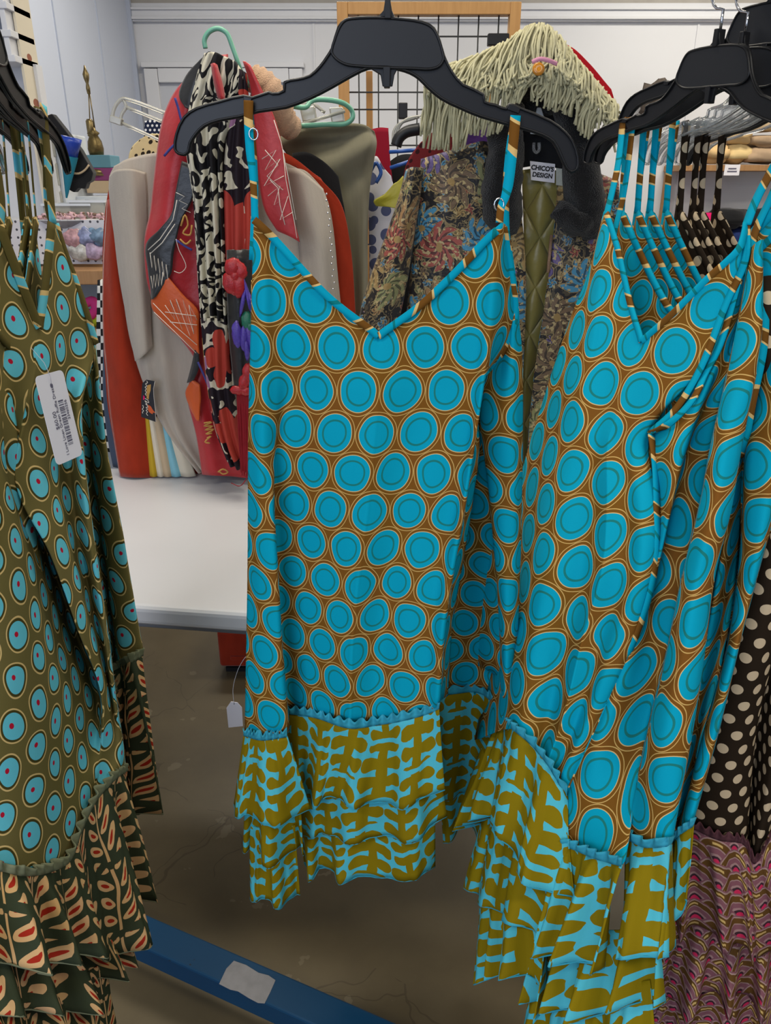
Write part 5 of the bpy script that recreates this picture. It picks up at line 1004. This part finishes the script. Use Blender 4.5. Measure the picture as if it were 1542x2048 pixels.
fur([(1112,418,1.905,.020),(1140,432,1.895,.032),(1168,446,1.895,.034),(1190,462,1.90,.020)], 3)
fur([(1030,225,1.97,.03),(1070,200,1.99,.04),(1110,205,1.97,.03)], 4)
garment('', '', '', 1.99, BKC, [[(1035,230),(1075,215),(1125,225)],[(1040,290),(1080,285),(1125,290)],[(1046,335),(1082,330),(1128,340)]], 'inner_neck', wr=.003, back=.01, parent=bc)
lb = MB(); lb.prism([P(x, y, 1.972) for x, y in ((1060,322),(1110,328),(1109,366),(1062,360))], (0, .0016, 0)); lo = lb.build('woven_label', TAGW, bc)
c = P(1085, 337, 1.9695); c2 = P(1085, 351, 1.9695); RX = Matrix.Rotation(math.radians(90), 4, 'X') @ Matrix.Rotation(math.radians(-6), 4, 'Z')
INK2 = plain('black_ink', rgb(34, 32, 34), .7, .2, 0)
text('label_text', "CHICO'S", .0138, Matrix.Translation(c) @ RX, INK2, lo, bold=.0005); text('label_text', 'DESIGN', .0138, Matrix.Translation(c2) @ RX, INK2, lo, bold=.0004)
lb = MB(); lb.prism([P(x, y, 1.972) for x, y in ((1112,336),(1127,338),(1127,372),(1112,370))], (0, .0016, 0)); lb.build('care_label', plain('grey_white_tape', rgb(186, 190, 182), .7, .2, .1, 200.0), bc)
m = MB(); m.tube([P(1103, 470, 1.95), P(1098, 520, 1.95), P(1096, 545, 1.95)], .004, 6); m.build('zip', plain('zip_tape', rgb(150, 120, 96), .6, .4, .3, 300.0), bc, smooth=True)
hh = thing('clear_hanger', 'clear plastic hanger inside the fur collar of the brocade coat', 'clothes hanger', P(1075, 270, 1.95)); m = MB(); m.prism([P(x, y, 1.955) for x, y in ((1066,248),(1074,215),(1082,215),(1092,248),(1100,270),(1060,268))], (0, .008, 0)); m.build('hanger_body', CLF, hh, bevel=.002)
m = MB(); m.tube(curve([P(1068, 285, 1.95), P(1068, 300, 1.95), P(1073, 305, 1.95), P(1078, 300, 1.95), P(1078, 285, 1.95)], 4), .0035, 8); m.build('hanger_clip', CLR, hh, smooth=True)
garment('red_print_scarf', 'red scarf with white flowers behind the cream fringed shawl', 'scarf', 2.03, RDF, [[(928,128),(990,96),(1075,72),(1140,92),(1178,126),(1222,178)],[(928,150),(990,130),(1075,110),(1150,125),(1195,160),(1228,200)],[(930,180),(990,170),(1075,160),(1160,170),(1200,190),(1230,225)]], wr=.004)
# cream fringed shawl
fs = thing('fringed_shawl', 'cream twisted fringe shawl heaped over the brocade coat, with amber button', 'shawl', P(1040, 200, 1.84))
top = [(905,128),(950,112),(1010,84),(1060,52),(1090,50),(1125,78),(1160,125),(1205,175),(1236,222)]; midl = [(850,170),(905,178),(965,178),(1025,165),(1080,150),(1128,150),(1165,185),(1210,225),(1240,262)]
sheet('shawl_top', [[P(x, y, 1.95) for x, y in top], [P((x + u) / 2, (y + q) / 2 - 8, 1.885) for (x, y), (u, q) in zip(top, midl)], [P(x, y, 1.855) for x, y in midl]], FRN, fs, 8, 8, wr=.006, wf=16, back=0, seed=51)
m = MB(); k = random.Random(11); Tc = crom([(x, y, 0) for x, y in top], 30); Mc = crom([(x, y, 0) for x, y in midl], 30)
def bot(x):
    return float(np.interp(x, [830, 925, 935, 1000, 1010, 1060, 1070, 1140, 1160, 1240], [300, 306, 276, 272, 220, 206, 214, 234, 272, 310]))
for i in range(300):
    f = k.random(); a = Tc[int(f * (len(Tc) - 1))]; b = Mc[int(f * (len(Mc) - 1))]
    start = k.choice((0.0, .35, .7, 1.0)); sx = a[0] * (1 - start) + b[0] * start; sy = a[1] * (1 - start) + b[1] * start; x1 = b[0] - 14 + k.uniform(-10, 10); y1 = bot(x1) - k.uniform(0, 46) * (1 if k.random() < .6 else .2)
    if 1040 < x1 < 1062: y1 -= 30
    y1 = max(y1, b[1] + 20); Y1 = 1.846 + k.uniform(-.012, .01)
    pts = [P(sx, sy - 2, 1.945 * (1 - start) + 1.845 * start - .006)]
    if start < .9: pts.append(P((sx + b[0]) / 2 + k.uniform(-14, 14), (sy + b[1]) / 2 - 9 + k.uniform(-7, 7), 1.868 + k.uniform(-.012, .004)))
    pts += [P(b[0] + k.uniform(-9, 9), b[1] + 6, Y1), P((b[0] + x1) / 2 + k.uniform(-8, 8), (b[1] + y1) / 2, Y1 + k.uniform(-.004, .004)), P(x1, y1, Y1)]
    m.tube(curve(pts, 3), .0027, 5)
for i in range(110):
    f = k.uniform(.0, .93); a = Tc[int(f * (len(Tc) - 1))]; b2 = Mc[int(min(.99, f + k.uniform(.02, .09) * k.choice((-1, 1, 1))) * (len(Mc) - 1)) if f > .05 else 3]; w0 = k.uniform(.05, .6); x0, y0_ = a[0] * (1 - w0) + b2[0] * w0, a[1] * (1 - w0) + b2[1] * w0 - 4
    pts = [P(x0, y0_, 1.93 - .085 * w0)]
    for q in range(1, 5): pts.append(P(x0 + (b2[0] - x0) * q / 4 + k.uniform(-9, 9), y0_ + (b2[1] + k.uniform(-8, 22) - y0_) * q / 4 + k.uniform(-6, 6), 1.92 - .085 * (w0 + (1 - w0) * q / 4) - k.uniform(.0, .012)))
    m.tube(curve(pts, 3), .0027, 5)
m.build('fringe', FRN, fs, smooth=True)['kind'] = 'stuff'
m = MB(); c = P(1077, 138, 1.825); m.lathe([(0, -.004), (.011, -.004), (.013, 0), (.011, .004), (.005, .003), (0, .003)], c, 18, Matrix.Rotation(math.radians(80), 3, 'X')); m.build('amber_button', AMB, fs, smooth=True)
ribbon('pink_ribbon', [P(1064, 124, 1.83), P(1080, 118, 1.825), P(1100, 122, 1.825), P(1114, 128, 1.832)], .008, PNK, fs, (0, 0, 1), 6, .002)

# black hang tag on the rust coat
bt_ = thing('hang_tag', 'black hang tag with white script and an orange flame, hanging on the rust coat', 'hang tag', P(300, 800, 1.945))
def tg(x, y, o=0.0): return P(270 + x * 70 / 1195, 740 + y * 120 / 2048, 1.945 + o)
m = MB(); m.prism([tg(*q) for q in ((390,330),(680,385),(630,640),(640,900),(690,1350),(710,1770),(560,1720),(215,1600),(215,900),(250,450))], (0, .0015, 0)); m.build('card', plain('black_card', rgb(20, 19, 26), .5, .4, 0), bt_)
m = MB(); m.tube([tg(*q, -.001) for q in ((680,385),(632,640),(642,900),(692,1350),(712,1770))], .0006, 5); m.build('card_edge', THW, bt_, smooth=True)
m = MB(); m.prism([tg(*q, -.0015) for q in ((545,490),(530,700),(480,860),(470,1010),(400,960),(395,800),(400,600),(430,520))], (0, .0006, 0)); m.build('yellow_plume', THO, bt_)
m = MB(); m.prism([tg(*q, -.0015) for q in ((430,1180),(540,1240),(620,1380),(700,1470),(610,1450),(600,1510),(500,1450),(450,1380))], (0, .0006, 0)); m.build('orange_flame', ORG, bt_)
m = MB(); m.prism([tg(*q, -.0015) for q in ((280,860),(340,920),(320,1010),(275,1020))], (0, .0006, 0)); m.build('pink_dot', MAG, bt_)
for nm, l in (('script_line', [(400,370),(430,430),(360,480),(410,540),(345,590),(390,640),(350,700),(395,760),(355,820),(390,870)]), ('script_line', [(340,970),(440,1030),(470,1120),(340,1050),(420,1180),(360,1150),(450,1260),(380,1280),(430,1340),(380,1380),(430,1430),(390,1480),(440,1560)]), ('script_line', [(265,1200),(290,1280),(250,1340),(295,1390),(255,1440),(270,1480)])):
    m = MB(); m.tube(curve([tg(*q, -.002) for q in l], 4), .0009, 5); m.build(nm, THW, bt_, smooth=True)
# ================================================================== right: shelves against the back wall
ws = thing('wall_shelf', 'wooden wall shelf with tan folded hosiery and a small price card', 'shelf', (2.4, 5.3, 1.55))
y0 = 5.3; a = P(1385, 329, y0); m = MB(); m.box((a.x + .45, y0 + .14, a.z - .02), (1.05, .34, .035)); m.build('board', WDK, ws, bevel=.002)
m = MB(); m.box((a.x + .45, y0 + .14, .99), (1.05, .34, .035)); m.build('board', WDK, ws, bevel=.002)
for x in (a.x - .05, a.x + .95): m = MB(); m.box((x, y0 + .30, .95), (.03, .03, 1.9)); m.build('upright', WDK, ws)
c = P(1464, 340, y0 - .035); m = MB(); m.box(c, (.095, .004, .062)); m.build('price_card', TAGW, ws)
for i, (w_, dz) in enumerate(((.05, .008), (.06, -.008))): m = MB(); m.box(c + Vector((0, -.003, dz)), (w_, .001, .007)); m.build('price_line', INK, ws)
def folded(name, label, cat, mat, px, py, w, h, Y, group, seed, d=.20):
    c = P(px, py, Y); t = MB(); t.blob((0, 0, 0), (w / 2, d / 2, h / 2), 20, 12, seed, .35)
    for i, v in enumerate(t.v): t.v[i] = Vector((math.copysign(abs(v.x / (w / 2)) ** .6, v.x) * w / 2, math.copysign(abs(v.y / (d / 2)) ** .7, v.y) * d / 2, math.copysign(abs(v.z / (h / 2)) ** .75, v.z) * h / 2)) + Vector((0, 0, .008 * math.sin(v.z * 160 + seed))) * (1 if abs(v.z) > h * .1 else 0)
    o = t.build(name, mat, None, smooth=True); o.location = c; return tag(o, label, cat, group)
GH = 'tan folded hosiery on the wall shelf'
for i, (x, y, w_, h_, mt, lab) in enumerate(((1428,308,.16,.10,0,'tan folded hosiery bundle at the left end of the wall shelf, lowest of its pile'), (1468,308,.20,.11,2,'sand folded hosiery bundle on the wall shelf right above the price card'), (1520,312,.22,.09,1,'taupe folded hosiery pack on the wall shelf right of the sand bundle'),
  (1430,280,.18,.06,1,'taupe folded hosiery bundle second from the bottom at the shelf left end'), (1470,274,.20,.07,0,'tan folded hosiery bundle lying across the middle of the shelf pile'), (1522,284,.24,.08,1,'taupe folded hosiery pack in clear wrap on the right of the shelf pile'), (1450,252,.18,.06,2,'sand folded hosiery bundle on top of the shelf pile, left'), (1512,254,.20,.07,0,'tan folded hosiery bundle on top of the shelf pile, right'))):
    folded('folded_hosiery', lab, 'folded clothes', TGT[mt], x, y, w_, h_, 5.36 + .02 * (i % 2), GH, i)
GD = 'dark folded clothes on the lower shelf'
for i, (x, y, w_, h_, mt, lab) in enumerate(((1455,436,.22,.12,BKC,'black folded clothes on the lower shelf, left of the navy stack'), (1522,436,.24,.13,BKC,'black folded clothes on the lower shelf at the right border'), (1485,478,.30,.13,NAV,'navy folded clothes below the black ones on the lower shelf'), (1422,450,.13,.16,MAG,'magenta folded clothes left of the navy stack on the lower shelf'), (1396,470,.10,.20,CRD,'crimson folded clothes behind the brown dotted straps'), (1462,512,.18,.07,PNK,'pink folded clothes under the navy stack'))):
    folded('folded_clothes', lab, 'folded clothes', mt, x, y, w_, h_, 5.36, GD, i + 20)
m = MB(); m.blob((0, 0, 0), (.09, .06, .10), 16, 10, 3, .8); hs = thing('fuzzy_hat', 'dark fuzzy hat by the back wall, left of the right hand hangers', 'hat', P(1312, 196, 5.5)); o = m.build('hat_body', plain('grey_brown_fur', rgb(92, 84, 78), .95, .1, .3, 90.0, bump=.8, bs=200.0), hs, smooth=True, local=True); m = MB(); c = P(1312, 196, 5.5); m.tube([c, (c.x, 5.63, c.z)], .012, 10); m.build('wall_peg', BRS, hs, smooth=True)
# ================================================================== left: display counter
ct = thing('display_counter', 'white pegboard fronted counter with a wooden base shelf, left of the rust coat', 'counter', (-1.1, 2.9, 0))
YC2 = 2.75; tl = P(60, 440, YC2); br = P(215, 528, YC2); x0, x1 = P(-150, 480, YC2).x, P(222, 480, YC2).x
m = MB(); m.box(((x0 + x1) / 2, YC2 + .005, (tl.z + br.z) / 2), (x1 - x0, .012, tl.z - br.z)); m.build('pegboard_front', PEG, ct)
m = MB(); m.box(((x0 + x1) / 2, YC2 + .26, tl.z - .01), (x1 - x0, .50, .02)); m.build('counter_top', WHT, ct, bevel=.003)
m = MB(); m.box(((x0 + x1) / 2, YC2 + .16, br.z - .03), (x1 - x0 + .04, .60, .045)); m.build('base_shelf', WDK, ct, bevel=.003)
zl = P(178, 656, 2.72).z
m = MB(); m.box(((x0 + x1) / 2, YC2 + .16, zl - .012), (x1 - x0 + .02, .56, .024)); m.build('lower_shelf', WDK, ct, bevel=.003)
for x in (x0 + .05, x1 - .05):
    m = MB(); m.box((x, YC2 + .3, br.z / 2 - .03), (.05, .40, br.z - .05)); m.build('leg', plain('dark_panel', rgb(40, 34, 32), .7, .2), ct)
# goods on the base shelf in clear bags
GB = 'trinket bags in front of the pegboard'; k = random.Random(5)
for i, (x, y, c, lab) in enumerate(((148,476,rgb(206,160,166),'pink trinket bag leaning on the pegboard, left'), (172,474,rgb(150,160,200),'lilac trinket bag leaning on the pegboard, middle'), (194,472,rgb(120,150,180),'blue trinket bag leaning on the pegboard, right'), (160,504,rgb(206,206,200),'white trinket bag lowest in front of the pegboard'), (186,502,rgb(190,170,200),'pale violet trinket bag lowest on the right of the pegboard'))):
    m = MB(); m.blob((0, 0, 0), (.035, .015, .028), 12, 8, i, .5); o = m.build('trinket_bag', plain('trinket_plastic', c, .3, .5, .5, 60.0), None, smooth=True); o.location = P(x, y, YC2 - .03); tag(o, lab, 'bag', GB)
# clear drawers and boxes on the counter
dr = thing('drawer_tower', 'frosted plastic drawer tower standing on the counter behind the olive straps', 'drawer unit', P(90, 400, 3.05))
A = P(12, 262, 3.05); B = P(128, 402, 3.05); B.z = tl.z + .002
m = MB(); m.box(((A.x + B.x) / 2, 3.22, (A.z + B.z) / 2), (B.x - A.x, .30, A.z - B.z)); m.build('case', CLF, dr, bevel=.006)
for c_ in range(2):
    for r in range(3):
        w_ = (B.x - A.x) / 2; h_ = (A.z - B.z) / 3; cc = Vector((A.x + w_ * (c_ + .5), 3.06, B.z + h_ * (r + .5))); m = MB(); m.box(cc, (w_ - .02, .025, h_ - .018)); d_ = m.build('drawer', PCL, dr, bevel=.004); m = MB(); m.box(cc + Vector((0, -.018, h_ * .34)), (w_ * .5, .014, .010)); m.build('handle', CLF, d_, bevel=.002)
for x, y, w_, h_, lab in ((150,425,.16,.055,'clear plastic bin on the counter behind the trinkets, left'), (190,420,.12,.06,'clear plastic bin on the counter behind the trinkets, right')):
    c = P(x, y, 2.95); b = thing('plastic_bin', lab, 'storage box', c, 0, 'clear bins on the counter'); m = MB()
    for dx, dy, sx, sy in ((0, -.07, w_, .004), (0, .07, w_, .004), (-w_ / 2, 0, .004, .14), (w_ / 2, 0, .004, .14)): m.box(c + Vector((dx, dy, 0)), (sx, sy, h_))
    m.box(c + Vector((0, 0, -h_ / 2)), (w_, .14, .004)); m.build('bin_walls', PCL, b); m = MB()
    for dx, dy, sx, sy in ((0, -.074, w_ + .012, .008), (0, .074, w_ + .012, .008), (-w_ / 2, 0, .008, .15), (w_ / 2, 0, .008, .15)): m.box(c + Vector((dx, dy, h_ / 2)), (sx, sy, .008))
    m.build('rim', CLF, b)
bw = thing('trinket_bowl', 'shallow grey bowl heaped with pink and cream jewellery on the counter', 'bowl', P(150, 440, 2.82)); c = P(140, 450, 2.82)
m = MB(); m.lathe([(.0, -.02), (.06, -.018), (.10, .015), (.105, .018), (.098, .016), (.05, -.010), (0, -.012)], c, 22); m.build('bowl', plain('grey_glass', rgb(150, 152, 156), .2, .5, .05), bw, smooth=True)
m = MB()
for i in range(70): m.blob(c + Vector((k.uniform(-.09, .16), k.uniform(-.06, .06), .018 + k.uniform(0, .02))), (k.uniform(.005, .014), .008, .006), 6, 4, i, .4)
o = m.build('jewellery_heap', spots('mixed_beads', rgb(206, 170, 176), rgb(120, 96, 84), 60.0, .40), None, smooth=True); tag(o, 'heap of pink and cream costume jewellery in the grey bowl', 'jewellery', None, 'stuff')
# brass lamp
lp = thing('brass_lamp', 'slender antique brass lamp with a pineapple body standing against the left wall', 'lamp', P(196, 330, 3.3))
def lz(px, py): return P(px, py, 3.3)
ax = (lz(168, 150) - lz(196, 320)); ax.normalize(); Mq = Vector((0, 0, 1)).rotation_difference(ax).to_matrix()
c = lz(195, 318); sc = (lz(182, 270) - lz(195, 318)).length / .1
m = MB(); m.lathe([(.010, 0), (.026, .012), (.030, .035), (.026, .062), (.016, .082), (.024, .090), (.012, .100), (.010, .11)], c, 20, Mq); m.build('pineapple_body', plain('carved_brass', rgb(112, 96, 60), .4, .5, .3, 90.0, bump=.9, bs=90.0, Metallic=.8), lp, smooth=True)
m = MB(); m.lathe([(.011, 0), (.015, .004), (.014, .055), (.009, .062)], lz(184, 274), 16, Mq); m.build('socket', BRS, lp, smooth=True)
m = MB(); o1 = Vector((.007, 0, 0)); m.tube([lz(184, 256) - o1, lz(177, 180)], .0022, 8); m.tube([lz(186, 256) + o1, lz(178, 180)], .0022, 8); m.build('harp_rod', BRS, lp, smooth=True)
m = MB(); m.lathe([(.006, -.02), (.008, 0), (.005, .015), (.010, .03), (.012, .045), (.006, .06), (.002, .075)], lz(176, 176), 14, Mq); m.build('finial', BRS, lp, smooth=True)
m = MB(); m.lathe([(.0, -.06), (.05, -.06), (.045, -.04), (.014, -.02), (.012, .004)], c, 20); m.build('base', BRS, lp, smooth=True)
zz0 = lz(198, 386).z
for i, (mt, h_, lab) in enumerate(((TAN, .05, 'tan box at the bottom of the small pile under the brass lamp'), (plain('plum_card', rgb(130, 60, 110), .7, .3), .05, 'plum coloured box in the middle of the small pile under the brass lamp'), (plain('dusty_teal_card', rgb(92, 138, 156), .7, .3), .04, 'dusty teal box on top of the small pile, right under the brass lamp'))):
    m = MB(); m.box((c.x + .012, 3.32, zz0 + .022 + i * .0455), (.115 - i * .008, .12, .045)); o = m.build('box', mt, None, bevel=.003); tag(o, lab, 'box', 'small boxes piled under the brass lamp')
m = MB(); z1 = zz0 - .01; m.box((c.x, 3.32, z1 / 2), (.36, .30, z1)); o = m.build('plinth', CLF, None, bevel=.004); tag(o, 'pale plinth behind the counter carrying the brass lamp and boxes', 'plinth')
# umbrella and card cone
um = thing('folding_fan', 'black folding fan with frayed edge leaning behind the teal cone', 'fan', P(160, 380, 3.0))
m = MB(); pz = [(98,232),(108,228),(132,258),(164,300),(190,346),(186,362),(178,366),(174,378),(160,376),(152,385),(142,380),(143,340),(120,296),(100,262)]; m.prism([P(x, y, 3.0) for x, y in pz], (0, .04, 0)); m.build('fan_leaf', BKC, um, bevel=.004)
stitch('binding_cord', [[(143, 346), (158, 347), (170, 340), (178, 330)]], 2.97, .0035, TAN, um)
cn = thing('card_cone', 'teal card cone with a cobalt top between the drawers and the black fan', 'cone', P(138, 395, 2.94)); t_, b_ = P(139, 312, 2.94), P(133, 396, 2.94)
m = MB(); ax2 = (t_ - b_); Mc2 = Vector((0, 0, 1)).rotation_difference(ax2.normalized()).to_matrix(); L_ = ax2.length; m.lathe([(.003, 0), (.028, L_), (.0, L_)], b_, 18, Mc2); m.build('cone_body', TEA, cn, smooth=False)
m = MB(); m.lathe([(.026, 0), (.034, .045), (.036, .06), (.030, .05), (.0, .02)], t_, 14, Mc2); m.build('foil_top', COB, cn, smooth=True)
# white cubby shelf and floral board at the top left
cb = thing('cubby_shelf', 'white cubby shelf unit at the top left corner', 'shelf', P(0, 60, 2.9)); m = MB()
xa, xb = P(-140, 60, 2.9).x, P(20, 60, 2.9).x; zs = [P(20, y, 2.9).z for y in (-60, 12, 68, 118)]
m.box(((xa + xb) / 2, 3.07, (zs[0] + zs[-1]) / 2), (xb - xa, .01, zs[0] - zs[-1])); m.build('back_board', TRM, cb)
for z in zs: m = MB(); m.box(((xa + xb) / 2, 2.97, z), (xb - xa + .02, .18, .02)); m.build('shelf_board', TRM, cb, bevel=.002)
for x in (xb - .01, (xa + xb) / 2): m = MB(); m.box((x, 2.97, (zs[0] + zs[-1]) / 2), (.018, .17, zs[0] - zs[-1])); m.build('side_board', TRM, cb, bevel=.002)
zc = tl.z
m = MB(); m.box((xb + .006, 3.0, (zs[0] + zc) / 2), (.008, .13, zs[0] - zc)); m.build('floral_side_panel', FLO, cb)
m = MB(); m.box(((xa + xb) / 2, 3.04, (zs[-1] + zc) / 2), (.3, .05, zs[-1] - zc)); m.build('stand', TRM, cb)
# things under the counter and table
m = MB(); m.tube(curve([P(172, 606, 2.7), P(186, 602, 2.7), P(192, 618, 2.7), P(180, 632, 2.7)], 5), .016, 10); o = m.build('toy_ring', plain('hot_pink_plush', rgb(206, 60, 130), .8, .2), None, smooth=True); tag(o, 'hot pink plush toy under the counter, left of the denim', 'toy')
m = MB(); m.blob(P(178, 642, 2.72), (.035, .03, .022), 12, 8, 2, .3); o = m.build('plush_toy', plain('lime_plush', rgb(160, 176, 40), .8, .2), None, smooth=True); tag(o, 'lime plush toy right under the hot pink one', 'toy')
bx = thing('storage_box', 'rust red box on the floor under the white table', 'box', PZ(500, 1350, 0))
A = PZ(441, 1350, 0); Yb = A.y; zt = P(441, 1262, Yb).z; xr = P(640, 1300, Yb).x
m = MB(); m.box(((A.x + xr) / 2, Yb + .17, zt / 2 + .015), (xr - A.x, .34, zt - .03)); o = m.build('box_body', RUST, bx, bevel=.012, seg=3)
m = MB(); m.box(((A.x + xr) / 2 + .02, Yb - .002, zt * .40), (xr - A.x - .04, .012, .016)); m.build('seam_band', RUST, bx, bevel=.003)
m = MB(); m.box(((A.x + xr) / 2, Yb + .17, .008), (xr - A.x - .03, .30, .016)); m.build('base_plate', BLK, bx)
# extra display arms on the grid panel that carry the back clothes
m = MB(); m.tube([(-.12, 3.0, 1.66), (-.30, 2.2, 1.63), (-.36, 1.92, 1.60)], .007, 8); m.build('display_arm', GRD, g_panel, smooth=True)
m = MB(); m.tube([(.38, 3.0, 1.66), (.38, 2.2, 1.64), (.38, 1.97, 1.62)], .007, 8); m.build('display_arm', GRD, g_panel, smooth=True)
